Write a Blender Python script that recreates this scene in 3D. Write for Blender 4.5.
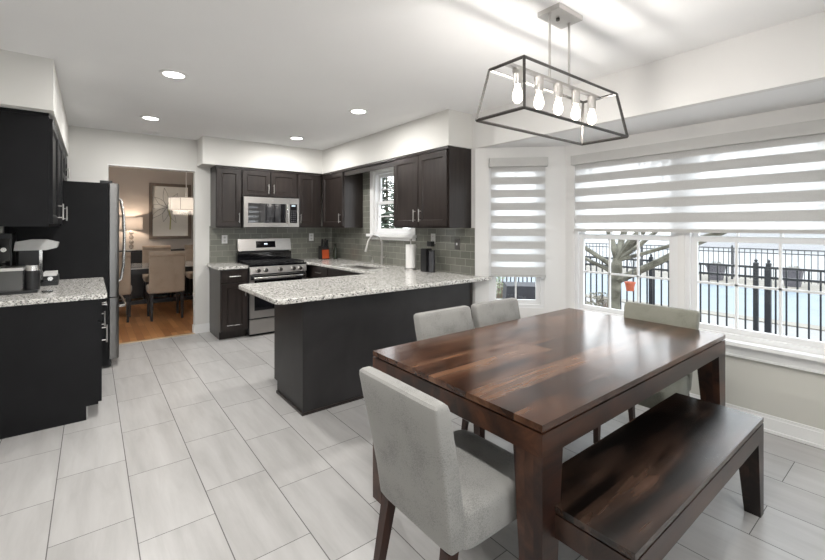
import bpy, bmesh, math, random
from mathutils import Vector, Matrix
R = math.radians
PI = math.pi
random.seed(7)
scn = bpy.context.scene
col = scn.collection
for o in list(bpy.data.objects): bpy.data.objects.remove(o)

# ------------------------------------------------------------- camera, sky, exposure
FPX, HY, EYE, YAW = 412.5, 226.5, 1.41, 0.6612
cam_d = bpy.data.cameras.new('camera')
cam_d.sensor_width = 36.0
cam_d.lens = 36.0 * FPX / 825.0
cam_d.shift_y = -(280 - HY) / 825.0
cam_d.clip_start = 0.02
cam_d.clip_end = 400
cam = bpy.data.objects.new('camera', cam_d)
col.objects.link(cam)
cam.location = (0, 0, EYE)
cam.rotation_euler = (R(90), 0, -YAW)
scn.camera = cam

w = bpy.data.worlds.new('sky')
scn.world = w
w.use_nodes = True
wn, wl = w.node_tree.nodes, w.node_tree.links
wn.clear()
wo = wn.new('ShaderNodeOutputWorld'); wb = wn.new('ShaderNodeBackground')
tc = wn.new('ShaderNodeTexCoord'); sx = wn.new('ShaderNodeSeparateXYZ'); cr = wn.new('ShaderNodeValToRGB')
wl.new(tc.outputs['Generated'], sx.inputs[0]); wl.new(sx.outputs['Z'], cr.inputs[0])
cr.color_ramp.elements[0].position = 0.0; cr.color_ramp.elements[0].color = (1.0, 1.0, 1.0, 1)
cr.color_ramp.elements[1].position = 0.7; cr.color_ramp.elements[1].color = (0.84, 0.92, 1.0, 1)
wl.new(cr.outputs[0], wb.inputs[0]); wl.new(wb.outputs[0], wo.inputs[0])
wb.inputs[1].default_value = 3.6
scn.view_settings.view_transform = 'Standard'
scn.view_settings.look = 'None'
scn.view_settings.gamma = 1
scn.view_settings.use_curve_mapping = False
scn.view_settings.exposure = 0.42
CAN_W = 13.0       # watts of every recessed ceiling lamp
BULB_W = 4.2       # watts of every bulb of the pendant

# ------------------------------------------------------------- materials
MATS = {}
def newmat(name):
    m = bpy.data.materials.new(name); m.use_nodes = True
    nt = m.node_tree; b = nt.nodes['Principled BSDF']
    MATS[name] = m
    return m, nt, b
def N(nt, t, **k):
    n = nt.nodes.new(t)
    for a, v in k.items():
        if a in n.inputs: n.inputs[a].default_value = v
        else: setattr(n, a, v)
    return n
def ramp(nt, fac, stops):
    r = nt.nodes.new('ShaderNodeValToRGB'); e = r.color_ramp.elements
    while len(e) > 1: e.remove(e[0])
    e[0].position = stops[0][0]; e[0].color = (*stops[0][1], 1)
    for p, c in stops[1:]:
        q = e.new(p); q.color = (*c, 1)
    nt.links.new(fac, r.inputs[0])
    return r
def coords(nt, scale=(1, 1, 1), rot=(0, 0, 0), loc=(0, 0, 0)):
    t = nt.nodes.new('ShaderNodeTexCoord'); mp = nt.nodes.new('ShaderNodeMapping')
    mp.inputs['Scale'].default_value = scale; mp.inputs['Rotation'].default_value = rot; mp.inputs['Location'].default_value = loc
    nt.links.new(t.outputs['Object'], mp.inputs[0])
    return mp.outputs[0]
def plain(name, c, rough=.5, metal=0, noise=0.04, nscale=20, coat=0, spec=.5):
    m, nt, b = newmat(name)
    v = coords(nt)
    n = N(nt, 'ShaderNodeTexNoise', Scale=nscale, Detail=3.0)
    nt.links.new(v, n.inputs['Vector'])
    lo = tuple(max(0, x * (1 - noise)) for x in c); hi = tuple(min(1, x * (1 + noise)) for x in c)
    r = ramp(nt, n.outputs['Fac'], [(.3, lo), (.7, hi)])
    nt.links.new(r.outputs[0], b.inputs['Base Color'])
    b.inputs['Roughness'].default_value = rough
    b.inputs['Metallic'].default_value = metal
    b.inputs['Coat Weight'].default_value = coat
    b.inputs['Specular IOR Level'].default_value = spec
    return m
def bump(nt, b, h, strength=.2, dist=.01):
    bp = nt.nodes.new('ShaderNodeBump'); bp.inputs['Strength'].default_value = strength; bp.inputs['Distance'].default_value = dist
    nt.links.new(h, bp.inputs['Height']); nt.links.new(bp.outputs[0], b.inputs['Normal'])
def emis(name, c, s):
    m, nt, b = newmat(name)
    b.inputs['Base Color'].default_value = (*c, 1)
    b.inputs['Emission Color'].default_value = (*c, 1); b.inputs['Emission Strength'].default_value = s
    return m

WALL = plain('wall_paint', (.72, .71, .68), .85, noise=.015, nscale=2)
WALLW = plain('bay_paint', (.80, .79, .775), .85, noise=.015, nscale=2)
SAGE = plain('lower_wall_paint', (.60, .59, .54), .85, noise=.015, nscale=2)
CEIL = plain('ceiling_paint', (.86, .86, .86), .9, noise=.01, nscale=2)
TRIM = plain('white_trim', (.84, .84, .83), .45, noise=.01)
VINYL = plain('white_vinyl', (.82, .82, .82), .4, noise=.01)
TAUPE = plain('taupe_paint', (.47, .435, .40), .85, noise=.02, nscale=2)
BLACKCAB = plain('black_cabinet', (.007, .007, .008), .45, noise=.15, nscale=6, spec=.2)
STEEL = plain('stainless', (.50, .48, .46), .32, 1, noise=.05, nscale=3)
DSTEEL = plain('dark_stainless', (.21, .205, .20), .3, 1, noise=.05, nscale=3)
CHROME = plain('chrome', (.75, .74, .72), .18, 1, noise=.02)
NICKEL = plain('brushed_nickel', (.58, .56, .54), .32, 1, noise=.03)
GUN = plain('dark_metal_frame', (.10, .095, .09), .4, 1, noise=.05)
BLACK = plain('black_plastic', (.012, .012, .013), .3, noise=.1)
BGLASS = plain('black_glass', (.008, .008, .01), .06, noise=.05, coat=.5)
MIRG = plain('mirror_black_glass', (.008, .008, .01), .03, noise=.05)
MIRG.node_tree.nodes['Principled BSDF'].inputs['IOR'].default_value = 2.4
IRON = plain('cast_iron', (.015, .015, .016), .6, noise=.2)
WHITEP = plain('white_plastic', (.75, .75, .74), .35, noise=.02)
PAPER = plain('paper_towel', (.84, .83, .81), .9, noise=.02)
ORANGE = plain('orange_glaze', (.40, .065, .015), .3, noise=.2, nscale=12)
TERRA = plain('orange_clay', (.40, .09, .04), .7, noise=.1)
BLKWOOD = plain('black_wood', (.014, .012, .012), .35, noise=.2)
FENCEM = plain('black_fence', (.012, .014, .018), .45, noise=.1)
FENCEF = plain('grey_fence', (.035, .037, .04), .5, noise=.1)
DARKPOT = plain('dark_planter', (.08, .075, .085), .8, noise=.1)
DCOVER = plain('grill_cover', (.03, .03, .035), .8, noise=.2, nscale=8)
PLATE = plain('bronze_plate', (.10, .095, .09), .4)
TAN = plain('tan_leather', (.40, .31, .22), .6, noise=.05)
GREYSH = plain('grey_box', (.30, .30, .30), .3)

# cabinet wood: very dark espresso with faint grain
def wood(name, c1, c2, rough=.35, sc=(40, 3, 3), rot=(0, 0, 0), spec=.4, coat=0):
    m, nt, b = newmat(name)
    v = coords(nt, sc, rot)
    n = N(nt, 'ShaderNodeTexNoise', Scale=1.0, Detail=5.0, Distortion=.6)
    nt.links.new(v, n.inputs['Vector'])
    r = ramp(nt, n.outputs['Fac'], [(.3, c1), (.7, c2)])
    nt.links.new(r.outputs[0], b.inputs['Base Color'])
    b.inputs['Roughness'].default_value = rough; b.inputs['Specular IOR Level'].default_value = spec
    b.inputs['Coat Weight'].default_value = coat
    return m
ESP = wood('espresso_wood', (.017, .013, .0118), (.034, .026, .023), .30, (30, 30, 2.5))
ESPL = wood('espresso_panel', (.020, .019, .0195), (.032, .030, .031), .42, (4, 4, 3))
LEGW = wood('chair_leg_wood', (.018, .008, .006), (.045, .018, .012), .35, (30, 30, 3))

def table_wood(name, dark, mid, lite, plank, rough, axis_len=1.2, knots=True):
    m, nt, b = newmat(name)
    L = nt.links.new
    v = coords(nt)
    br = N(nt, 'ShaderNodeTexBrick', Scale=1.0)
    br.offset = .37; br.inputs['Brick Width'].default_value = axis_len; br.inputs['Row Height'].default_value = plank
    br.inputs['Mortar Size'].default_value = .0; br.inputs['Color1'].default_value = (0, 0, 0, 1); br.inputs['Color2'].default_value = (1, 1, 1, 1)
    L(v, br.inputs['Vector'])
    # shift grain per plank
    mul = N(nt, 'ShaderNodeVectorMath', operation='MULTIPLY'); mul.inputs[1].default_value = (7.3, 4.1, 2.2)
    L(br.outputs['Color'], mul.inputs[0])
    add = N(nt, 'ShaderNodeVectorMath', operation='ADD'); L(v, add.inputs[0]); L(mul.outputs[0], add.inputs[1])
    mp = N(nt, 'ShaderNodeMapping'); mp.inputs['Scale'].default_value = (1.0, 10, 10); L(add.outputs[0], mp.inputs[0])
    n1 = N(nt, 'ShaderNodeTexNoise', Scale=1.0, Detail=7.0, Distortion=.9, Roughness=.62); L(mp.outputs[0], n1.inputs['Vector'])
    mp2 = N(nt, 'ShaderNodeMapping'); mp2.inputs['Scale'].default_value = (2.2, 3.5, 3.5); L(add.outputs[0], mp2.inputs[0])
    n2 = N(nt, 'ShaderNodeTexNoise', Scale=1.0, Detail=2.0, Distortion=.8); L(mp2.outputs[0], n2.inputs['Vector'])
    mx = N(nt, 'ShaderNodeMath', operation='MULTIPLY_ADD'); L(n1.outputs['Fac'], mx.inputs[0]); mx.inputs[1].default_value = .55
    sub = N(nt, 'ShaderNodeMath', operation='MULTIPLY'); L(n2.outputs['Fac'], sub.inputs[0]); sub.inputs[1].default_value = .35
    L(sub.outputs[0], mx.inputs[2])
    ad = N(nt, 'ShaderNodeMath', operation='MULTIPLY_ADD'); L(br.outputs['Color'], ad.inputs[0]); ad.inputs[1].default_value = .11; L(mx.outputs[0], ad.inputs[2])
    r = ramp(nt, ad.outputs[0], [(.40, dark), (.505, mid), (.63, lite)])
    L(r.outputs[0], b.inputs['Base Color'])
    b.inputs['Roughness'].default_value = rough
    b.inputs['Specular IOR Level'].default_value = .5
    bump(nt, b, n1.outputs['Fac'], .04, .004)
    return m
TABLEW = table_wood('walnut_table', (.022, .0085, .0045), (.078, .034, .018), (.155, .080, .045), .115, .17)
APRONW = table_wood('walnut_apron', (.013, .0045, .002), (.050, .017, .007), (.105, .040, .017), .5, .35)
BENCHW = table_wood('dark_bench_wood', (.004, .0025, .002), (.034, .019, .013), (.095, .054, .037), .19, .24, 3.0)

# floor tiles 12x24 inches, grey streaked porcelain, joints staggered by a third
def tile_mat():
    m, nt, b = newmat('porcelain_tile'); L = nt.links.new
    t = N(nt, 'ShaderNodeTexCoord'); s = N(nt, 'ShaderNodeSeparateXYZ'); L(t.outputs['Object'], s.inputs[0])
    def M(op, a, bb=None, c=None):
        n = N(nt, 'ShaderNodeMath', operation=op)
        for i, q in enumerate((a, bb, c)):
            if q is None: continue
            if isinstance(q, (int, float)): n.inputs[i].default_value = q
            else: L(q, n.inputs[i])
        return n.outputs[0]
    W_, H_ = .3163, .6215
    u = M('DIVIDE', M('SUBTRACT', s.outputs['X'], .163), W_)
    cu = M('FLOOR', u)
    par = M('ABSOLUTE', M('MODULO', cu, 2.0))
    off = M('MULTIPLY', par, .213)
    vv = M('DIVIDE', M('SUBTRACT', M('SUBTRACT', s.outputs['Y'], 2.196), off), H_)
    cv = M('FLOOR', vv)
    fu = M('SUBTRACT', u, cu); fv = M('SUBTRACT', vv, cv)
    du = M('MULTIPLY', M('MINIMUM', fu, M('SUBTRACT', 1.0, fu)), W_)
    dv = M('MULTIPLY', M('MINIMUM', fv, M('SUBTRACT', 1.0, fv)), H_)
    g = M('LESS_THAN', M('MINIMUM', du, M('MULTIPLY', dv, 1.2)), .0023)
    cmb = N(nt, 'ShaderNodeCombineXYZ'); L(cu, cmb.inputs[0]); L(cv, cmb.inputs[1])
    wn_ = N(nt, 'ShaderNodeTexWhiteNoise'); L(cmb.outputs[0], wn_.inputs['Vector'])
    mulv = N(nt, 'ShaderNodeVectorMath', operation='MULTIPLY_ADD'); L(wn_.outputs['Color'], mulv.inputs[0]); mulv.inputs[1].default_value = (9, 9, 9)
    L(t.outputs['Object'], mulv.inputs[2])
    mp = N(nt, 'ShaderNodeMapping'); mp.inputs['Scale'].default_value = (13, 1.6, 1); mp.inputs['Rotation'].default_value = (0, 0, .12); L(mulv.outputs[0], mp.inputs[0])
    n1 = N(nt, 'ShaderNodeTexNoise', Scale=1.0, Detail=6.0, Distortion=.35, Roughness=.6); L(mp.outputs[0], n1.inputs['Vector'])
    f = M('ADD', M('MULTIPLY', n1.outputs['Fac'], .8), M('MULTIPLY', wn_.outputs['Value'], .14))
    r = ramp(nt, f, [(.28, (.39, .38, .37)), (.50, (.465, .455, .445)), (.70, (.52, .51, .50))])
    mix = N(nt, 'ShaderNodeMix', data_type='RGBA'); L(g, mix.inputs['Factor']); L(r.outputs[0], mix.inputs['A']); mix.inputs['B'].default_value = (.13, .125, .12, 1)
    L(mix.outputs['Result'], b.inputs['Base Color'])
    rr = M('ADD', .34, M('MULTIPLY', g, .4)); L(rr, b.inputs['Roughness'])
    bump(nt, b, M('SUBTRACT', 1.0, g), .3, .002)
    return m
TILE = tile_mat()

def granite():
    m, nt, b = newmat('granite'); L = nt.links.new
    v = coords(nt)
    v1 = N(nt, 'ShaderNodeTexVoronoi', Scale=135.0); L(v, v1.inputs['Vector'])
    n1 = N(nt, 'ShaderNodeTexNoise', Scale=60.0, Detail=4.0); L(v, n1.inputs['Vector'])
    sp = N(nt, 'ShaderNodeSeparateXYZ'); L(v1.outputs['Color'], sp.inputs[0])
    a = N(nt, 'ShaderNodeMath', operation='MULTIPLY_ADD'); L(n1.outputs['Fac'], a.inputs[0]); a.inputs[1].default_value = .9
    h = N(nt, 'ShaderNodeMath', operation='MULTIPLY'); L(sp.outputs[0], h.inputs[0]); h.inputs[1].default_value = .55; L(h.outputs[0], a.inputs[2])
    r = ramp(nt, a.outputs[0], [(.40, (.03, .03, .03)), (.48, (.20, .195, .185)), (.57, (.42, .405, .375)), (.76, (.64, .62, .58)), (.95, (.80, .79, .76))])
    L(r.outputs[0], b.inputs['Base Color']); b.inputs['Roughness'].default_value = .13
    return m
GRAN = granite()

def backsplash():
    m, nt, b = newmat('glass_subway_tile'); L = nt.links.new
    t = N(nt, 'ShaderNodeTexCoord'); s = N(nt, 'ShaderNodeSeparateXYZ'); L(t.outputs['Object'], s.inputs[0])
    ad = N(nt, 'ShaderNodeMath', operation='ADD'); L(s.outputs['X'], ad.inputs[0]); L(s.outputs['Y'], ad.inputs[1])
    c = N(nt, 'ShaderNodeCombineXYZ'); L(ad.outputs[0], c.inputs[0]); L(s.outputs['Z'], c.inputs[1])
    br = N(nt, 'ShaderNodeTexBrick', Scale=1.0); br.offset = .5
    for k, q in (('Brick Width', .152), ('Row Height', .077), ('Mortar Size', .0022), ('Bias', 0.0), ('Mortar Smooth', .1)): br.inputs[k].default_value = q
    br.inputs['Color1'].default_value = (.165, .170, .145, 1); br.inputs['Color2'].default_value = (.215, .215, .185, 1); br.inputs['Mortar'].default_value = (.36, .35, .31, 1)
    L(c.outputs[0], br.inputs['Vector']); L(br.outputs['Color'], b.inputs['Base Color'])
    b.inputs['Roughness'].default_value = .15
    inv = N(nt, 'ShaderNodeMath', operation='SUBTRACT'); inv.inputs[0].default_value = 1; L(br.outputs['Fac'], inv.inputs[1])
    bump(nt, b, inv.outputs[0], .5, .002)
    return m
SPLASH = backsplash()

def fabric(name, c1, c2):
    m, nt, b = newmat(name); L = nt.links.new
    v = coords(nt)
    n = N(nt, 'ShaderNodeTexNoise', Scale=7.0, Detail=5.0); L(v, n.inputs['Vector'])
    n2 = N(nt, 'ShaderNodeTexNoise', Scale=260.0, Detail=2.0); L(v, n2.inputs['Vector'])
    a = N(nt, 'ShaderNodeMath', operation='ADD'); L(n.outputs['Fac'], a.inputs[0]); L(n2.outputs['Fac'], a.inputs[1])
    r = ramp(nt, a.outputs[0], [(.75, c1), (1.25, c2)]); L(r.outputs[0], b.inputs['Base Color'])
    b.inputs['Roughness'].default_value = .95; b.inputs['Specular IOR Level'].default_value = .1
    b.inputs['Sheen Weight'].default_value = .2
    bump(nt, b, n2.outputs['Fac'], .25, .003)
    return m
FAB = fabric('light_grey_fabric', (.20, .198, .19), (.295, .29, .275))
FABG = fabric('grey_green_fabric', (.19, .19, .155), (.25, .25, .21))
LEATH = fabric('taupe_upholstery', (.34, .27, .205), (.43, .345, .27))

def oak():
    m, nt, b = newmat('oak_floor'); L = nt.links.new
    v = coords(nt, rot=(0, 0, PI/2))
    br = N(nt, 'ShaderNodeTexBrick', Scale=1.0); br.offset = .4
    for k, q in (('Brick Width', .7), ('Row Height', .075), ('Mortar Size', .001)): br.inputs[k].default_value = q
    br.inputs['Color1'].default_value = (.32, .13, .045, 1); br.inputs['Color2'].default_value = (.56, .27, .105, 1); br.inputs['Mortar'].default_value = (.10, .04, .02, 1)
    L(v, br.inputs['Vector']); L(br.outputs['Color'], b.inputs['Base Color']); b.inputs['Roughness'].default_value = .3
    return m
OAK = oak()

def glass_mat():
    m = bpy.data.materials.new('window_glass'); m.use_nodes = True; nt = m.node_tree; nt.nodes.clear()
    o = nt.nodes.new('ShaderNodeOutputMaterial'); t = nt.nodes.new('ShaderNodeBsdfTransparent'); g = nt.nodes.new('ShaderNodeBsdfGlossy'); mx = nt.nodes.new('ShaderNodeMixShader')
    t.inputs[0].default_value = (.96, .97, .97, 1); g.inputs['Roughness'].default_value = .02
    lw = nt.nodes.new('ShaderNodeLayerWeight'); lw.inputs[0].default_value = .5
    pw = nt.nodes.new('ShaderNodeMath'); pw.operation = 'POWER'; pw.inputs[1].default_value = 4.0
    fr = nt.nodes.new('ShaderNodeMath'); fr.operation = 'MULTIPLY_ADD'; fr.inputs[1].default_value = .5; fr.inputs[2].default_value = .03
    nt.links.new(lw.outputs['Facing'], pw.inputs[0]); nt.links.new(pw.outputs[0], fr.inputs[0])
    nt.links.new(fr.outputs[0], mx.inputs[0]); nt.links.new(t.outputs[0], mx.inputs[1]); nt.links.new(g.outputs[0], mx.inputs[2]); nt.links.new(mx.outputs[0], o.inputs[0])
    return m
GLASS = glass_mat()
def cloth_mat(name, c, transl, transp):
    m = bpy.data.materials.new(name); m.use_nodes = True; nt = m.node_tree; nt.nodes.clear(); L = nt.links.new
    o = nt.nodes.new('ShaderNodeOutputMaterial'); d = nt.nodes.new('ShaderNodeBsdfDiffuse'); t = nt.nodes.new('ShaderNodeBsdfTranslucent'); p = nt.nodes.new('ShaderNodeBsdfTransparent')
    tcx = nt.nodes.new('ShaderNodeTexCoord'); nz = nt.nodes.new('ShaderNodeTexNoise'); nz.inputs['Scale'].default_value = 150; L(tcx.outputs['Object'], nz.inputs['Vector'])
    rr = ramp(nt, nz.outputs['Fac'], [(.3, tuple(x * .95 for x in c)), (.7, c)])
    L(rr.outputs[0], d.inputs[0]); L(rr.outputs[0], t.inputs[0])
    a = nt.nodes.new('ShaderNodeMixShader'); a.inputs[0].default_value = transl; L(d.outputs[0], a.inputs[1]); L(t.outputs[0], a.inputs[2])
    bx_ = nt.nodes.new('ShaderNodeMixShader'); bx_.inputs[0].default_value = transp; L(a.outputs[0], bx_.inputs[1]); L(p.outputs[0], bx_.inputs[2])
    L(bx_.outputs[0], o.inputs[0])
    return m
BAND = cloth_mat('grey_blind_fabric', (.66, .655, .64), .28, 0.0)
SHEER = cloth_mat('sheer_blind_fabric', (.92, .92, .92), .82, .30)
SHADE = cloth_mat('lamp_shade_fabric', (.70, .67, .62), .30, 0.0)
SHADEG = cloth_mat('grey_shade_fabric', (.34, .32, .30), .22, 0.0)

def foliage(name, c1, c2):
    m, nt, b = newmat(name)
    n = N(nt, 'ShaderNodeTexNoise', Scale=6.0, Detail=4.0); nt.links.new(coords(nt), n.inputs['Vector'])
    r = ramp(nt, n.outputs['Fac'], [(.35, c1), (.65, c2)]); nt.links.new(r.outputs[0], b.inputs['Base Color']); b.inputs['Roughness'].default_value = .8
    return m
BARK = foliage('bark', (.05, .045, .03), (.19, .18, .14))
EVER = foliage('evergreen', (.08, .11, .08), (.20, .24, .18))
MULCH = foliage('mulch', (.08, .07, .06), (.21, .19, .175))
CONC = plain('pale_concrete', (.24, .232, .225), .9, noise=.06, nscale=3)
DECK = plain('pool_deck', (.25, .235, .22), .9, noise=.06, nscale=3)
FARG = plain('pale_ground', (.27, .27, .27), .9, noise=.08, nscale=.5)
WATER = plain('pool_cover', (.15, .18, .205), .6, noise=.08, nscale=1.2)
COPE = plain('stone_coping', (.20, .18, .15), .8, noise=.12, nscale=4)
DRYLEAF = foliage('dry_shrub', (.06, .06, .04), (.20, .18, .14))

# ------------------------------------------------------------- mesh helpers
class MB:
    def __init__(s): s.bm = bmesh.new(); s.mi = 0
    def _f(s, vs):
        try:
            f = s.bm.faces.new(vs); f.material_index = s.mi; return f
        except ValueError: return None
    def box(s, x0, x1, y0, y1, z0, z1):
        return s.hexa([(x0, y0), (x1, y0), (x1, y1), (x0, y1)], [(x0, y0), (x1, y0), (x1, y1), (x0, y1)], z0, z1)
    def hexa(s, lo, hi, z0, z1):
        a = [s.bm.verts.new((x, y, z0)) for x, y in lo]; b = [s.bm.verts.new((x, y, z1)) for x, y in hi]
        s._f(a[::-1]); s._f(b)
        n = len(a)
        for i in range(n): s._f([a[i], a[(i+1) % n], b[(i+1) % n], b[i]])
        return s
    def prism(s, poly, z0, z1): return s.hexa(poly, poly, z0, z1)
    def ring(s, c, ax, r, n, up=None):
        ax = Vector(ax).normalized(); u = ax.orthogonal().normalized() if up is None else (Vector(up) - ax * Vector(up).dot(ax)).normalized()
        v = ax.cross(u)
        return [s.bm.verts.new(Vector(c) + u * (math.cos(2*PI*i/n) * r) + v * (math.sin(2*PI*i/n) * r)) for i in range(n)]
    def loft(s, rings, cap=True):
        for a, b in zip(rings, rings[1:]):
            n = len(a)
            for i in range(n): s._f([a[i], a[(i+1) % n], b[(i+1) % n], b[i]])
        if cap: s._f(rings[0][::-1]); s._f(rings[-1])
        return s
    def cyl(s, p0, p1, r0, r1=None, n=16):
        p0, p1 = Vector(p0), Vector(p1); r1 = r0 if r1 is None else r1
        up = (p1 - p0).orthogonal()
        return s.loft([s.ring(p0, p1 - p0, r0, n, up), s.ring(p1, p1 - p0, r1, n, up)])
    def tube(s, pts, r, n=10):
        pts = [Vector(p) for p in pts]; rings = []
        rr = r if isinstance(r, (list, tuple)) else [r] * len(pts)
        up = (pts[1] - pts[0]).orthogonal()
        for i, p in enumerate(pts):
            t = (pts[min(i+1, len(pts)-1)] - pts[max(i-1, 0)]).normalized()
            up = (up - t * up.dot(t)).normalized()
            rings.append(s.ring(p, t, rr[i], n, up))
        return s.loft(rings)
    def lathe(s, prof, c=(0, 0, 0), n=24, cap=True):
        rings = []
        for r, z in prof:
            rings.append([s.bm.verts.new((c[0] + r * math.cos(2*PI*i/n), c[1] + r * math.sin(2*PI*i/n), c[2] + z)) for i in range(n)])
        return s.loft(rings, cap)
    def quad(s, pts): s._f([s.bm.verts.new(p) for p in pts]); return s
    def panel_z(s, y, x0, x1, z0, z1):   # flat quad facing -y
        return s.quad([(x0, y, z0), (x1, y, z0), (x1, y, z1), (x0, y, z1)])
    def bevel(s, w, seg=2, ang=30):
        es = [e for e in s.bm.edges if len(e.link_faces) == 2 and e.calc_face_angle(0) > R(ang)]
        bmesh.ops.bevel(s.bm, geom=es, offset=w, segments=seg, profile=.5, affect='EDGES', clamp_overlap=True)
        return s
ORG = {}
def link(name, mb, mats, parent=None, smooth=False, local=False, loc=None):
    me = bpy.data.meshes.new(name)
    bmesh.ops.recalc_face_normals(mb.bm, faces=mb.bm.faces)
    off = Vector((0, 0, 0))
    if parent is not None and not local: off = ORG.get(parent.name, Vector((0, 0, 0)))
    if loc is not None: off = Vector(loc)
    if off.length: bmesh.ops.translate(mb.bm, verts=mb.bm.verts, vec=-off)
    mb.bm.to_mesh(me); mb.bm.free()
    for m in (mats if isinstance(mats, (list, tuple)) else [mats]): me.materials.append(m)
    if smooth:
        me.polygons.foreach_set('use_smooth', [True] * len(me.polygons))
        try: me.set_sharp_from_angle(angle=R(38))
        except Exception: pass
    o = bpy.data.objects.new(name, me); col.objects.link(o)
    if parent is not None: o.parent = parent
    if loc is not None: o.location = loc
    ORG[o.name] = off
    return o
def tag(o, label=None, cat=None, group=None, kind=None):
    if label: o['label'] = label
    if cat: o['category'] = cat
    if group: o['group'] = group
    if kind: o['kind'] = kind
    return o
def thing(name, label, cat, loc=(0, 0, 0), rz=0, group=None):
    o = bpy.data.objects.new(name, None); col.objects.link(o); o.empty_display_size = .05
    o.location = loc; o.rotation_euler = (0, 0, rz); ORG[o.name] = Vector(loc)
    return tag(o, label, cat, group)
def struct(name, mb, mat, parent=None):
    o = link(name, mb, mat, parent)
    if parent is None: o['kind'] = 'structure'
    return o
def dup(root, loc, rz, label, group=None):
    r = root.copy(); col.objects.link(r); r.location = loc; r.rotation_euler = (0, 0, rz); r['label'] = label
    if group: r['group'] = group
    for ch in list(root.children):
        c = ch.copy(); col.objects.link(c); c.parent = r
        for g in ch.children:
            d = g.copy(); col.objects.link(d); d.parent = c
    return r
def xf(mb, rz=0, loc=(0, 0, 0)):
    bmesh.ops.transform(mb.bm, matrix=Matrix.Translation(loc) @ Matrix.Rotation(rz, 4, 'Z'), verts=mb.bm.verts); return mb

C, S = 2.55, 2.20          # ceiling and soffit heights
YB, XS = 6.05, 3.06        # range wall, sink wall
XW = 3.68                  # bay window wall
XL = -.62                  # cabinet wall on the left

# ------------------------------------------------------------- room shell
struct('floor', MB().box(-3.6, XW + .06, -3.6, YB, -.1, 0), TILE)
m = MB(); m.prism([(-3.6, -3.6), (XS, -3.6), (XS, YB), (-3.6, YB)], C, C + .08)
struct('ceiling', m, CEIL)
struct('wall_left', MB().box(XL - .1, XL, 3.3, YB + .1, 0, C), WALL)
struct('wall_left_return', MB().box(-3.6, XL, 3.3, 3.4, 0, C), WALL)
struct('wall_far_left', MB().box(-3.7, -3.6, -3.6, 3.4, 0, C), WALL)
m = MB(); m.box(XL, .158, YB, YB + .12, 0, C); m.box(.158, 1.075, YB, YB + .12, 2.15, C); m.box(1.075, XS + .12, YB, YB + .12, 0, C)
struct('wall_range', m, WALL)
# sink wall with window opening
WY0, WY1, WZ0, WZ1 = 3.93, 4.80, 1.31, 2.15
m = MB()
m.box(XS, XS + .12, 2.95, WY0, 0, C); m.box(XS, XS + .12, WY1, YB, 0, C); m.box(XS, XS + .12, WY0, WY1, 0, WZ0); m.box(XS, XS + .12, WY0, WY1, WZ1, C)
struct('wall_sink', m, WALL)
# bay
AY = 2.90; BY1 = 2.28; BY0 = .26; AYR = BY0 - (AY - BY1)
D2 = 1 / math.sqrt(2)
def seg_wall(m, p, q, z0, z1, t=.12, s0=0, s1=None):
    p = Vector(p); q = Vector(q); d = (q - p).normalized(); n = Vector((-d.y, d.x))
    if n.x < 0: n = -n
    a = p + d * s0; b = q if s1 is None else p + d * s1
    m.prism([tuple(a), tuple(b), tuple(b + n * t), tuple(a + n * t)], z0, z1)
# window openings in main bay wall
MW = [(1.295, 2.185), (.365, 1.245)]; MZ0, MZ1 = .59, 2.06
m = MB(); t = .12
m.box(XW, XW + t, BY0, BY1, 0, MZ0)
struct('wall_bay_lower', m, SAGE)
m = MB(); m.box(XW, XW + t, BY0, BY1, MZ1, S); m.box(XW, XW + t, 2.185, BY1, MZ0, MZ1); m.box(XW, XW + t, 1.245, 1.295, MZ0, MZ1); m.box(XW, XW + t, BY0, .365, MZ0, MZ1)
struct('wall_bay', m, WALLW)
LA = (AY - BY1) * math.sqrt(2); SW0, SW1 = .135, .675; SZ0, SZ1 = .60, 2.06
for nm, p, q in (('wall_bay_left', (XS, AY), (XW, BY1)), ('wall_bay_right', (XS, AYR), (XW, BY0))):
    m = MB(); seg_wall(m, p, q, 0, SZ0, s0=0); seg_wall(m, p, q, SZ1, S); seg_wall(m, p, q, SZ0, SZ1, s0=0, s1=SW0); seg_wall(m, p, q, SZ0, SZ1, s0=SW1)
    struct(nm, m, WALLW)
m = MB(); m.prism([(XS + .061, AYR - .1), (XS + .061, AY + .05), (XS + .1, AY + .05), (XW + .14, BY1 + .05), (XW + .14, BY0 - .05), (XS + .1, AYR - .1)], S, S + .06)
struct('ceiling_bay', m, CEIL)
struct('wall_bay_header', MB().box(XS, XS + .06, AYR, AY + .05, S, C + .05), WALLW)
struct('wall_sink_corner', MB().prism([(XS, AY), (XS + .09, AY - .0 + .0), (XS + .12, 2.95), (XS, 2.95)], 0, S), WALLW)
struct('wall_right_rear', MB().box(XS, XS + .12, -3.6, AYR, 0, C), WALL)
# rear wall; its wide glazed opening is added, unseen, as daylight fill
RD0, RD1 = -.9, 2.1
m = MB(); m.box(-3.6, RD0, -3.7, -3.6, 0, C); m.box(RD1, XS + .12, -3.7, -3.6, 0, C); m.box(RD0, RD1, -3.7, -3.6, 2.1, C)
struct('wall_rear', m, WALL)
# soffits
struct('wall_soffit_range', MB().box(1.10, XS, 5.70, YB, S, C), WALL)
struct('wall_soffit_sink', MB().box(2.73, XS, 2.94, 5.70, S, C), WALL)
struct('wall_soffit_left', MB().box(XL, -.205, 3.72, YB, S, C), WALL)

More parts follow.
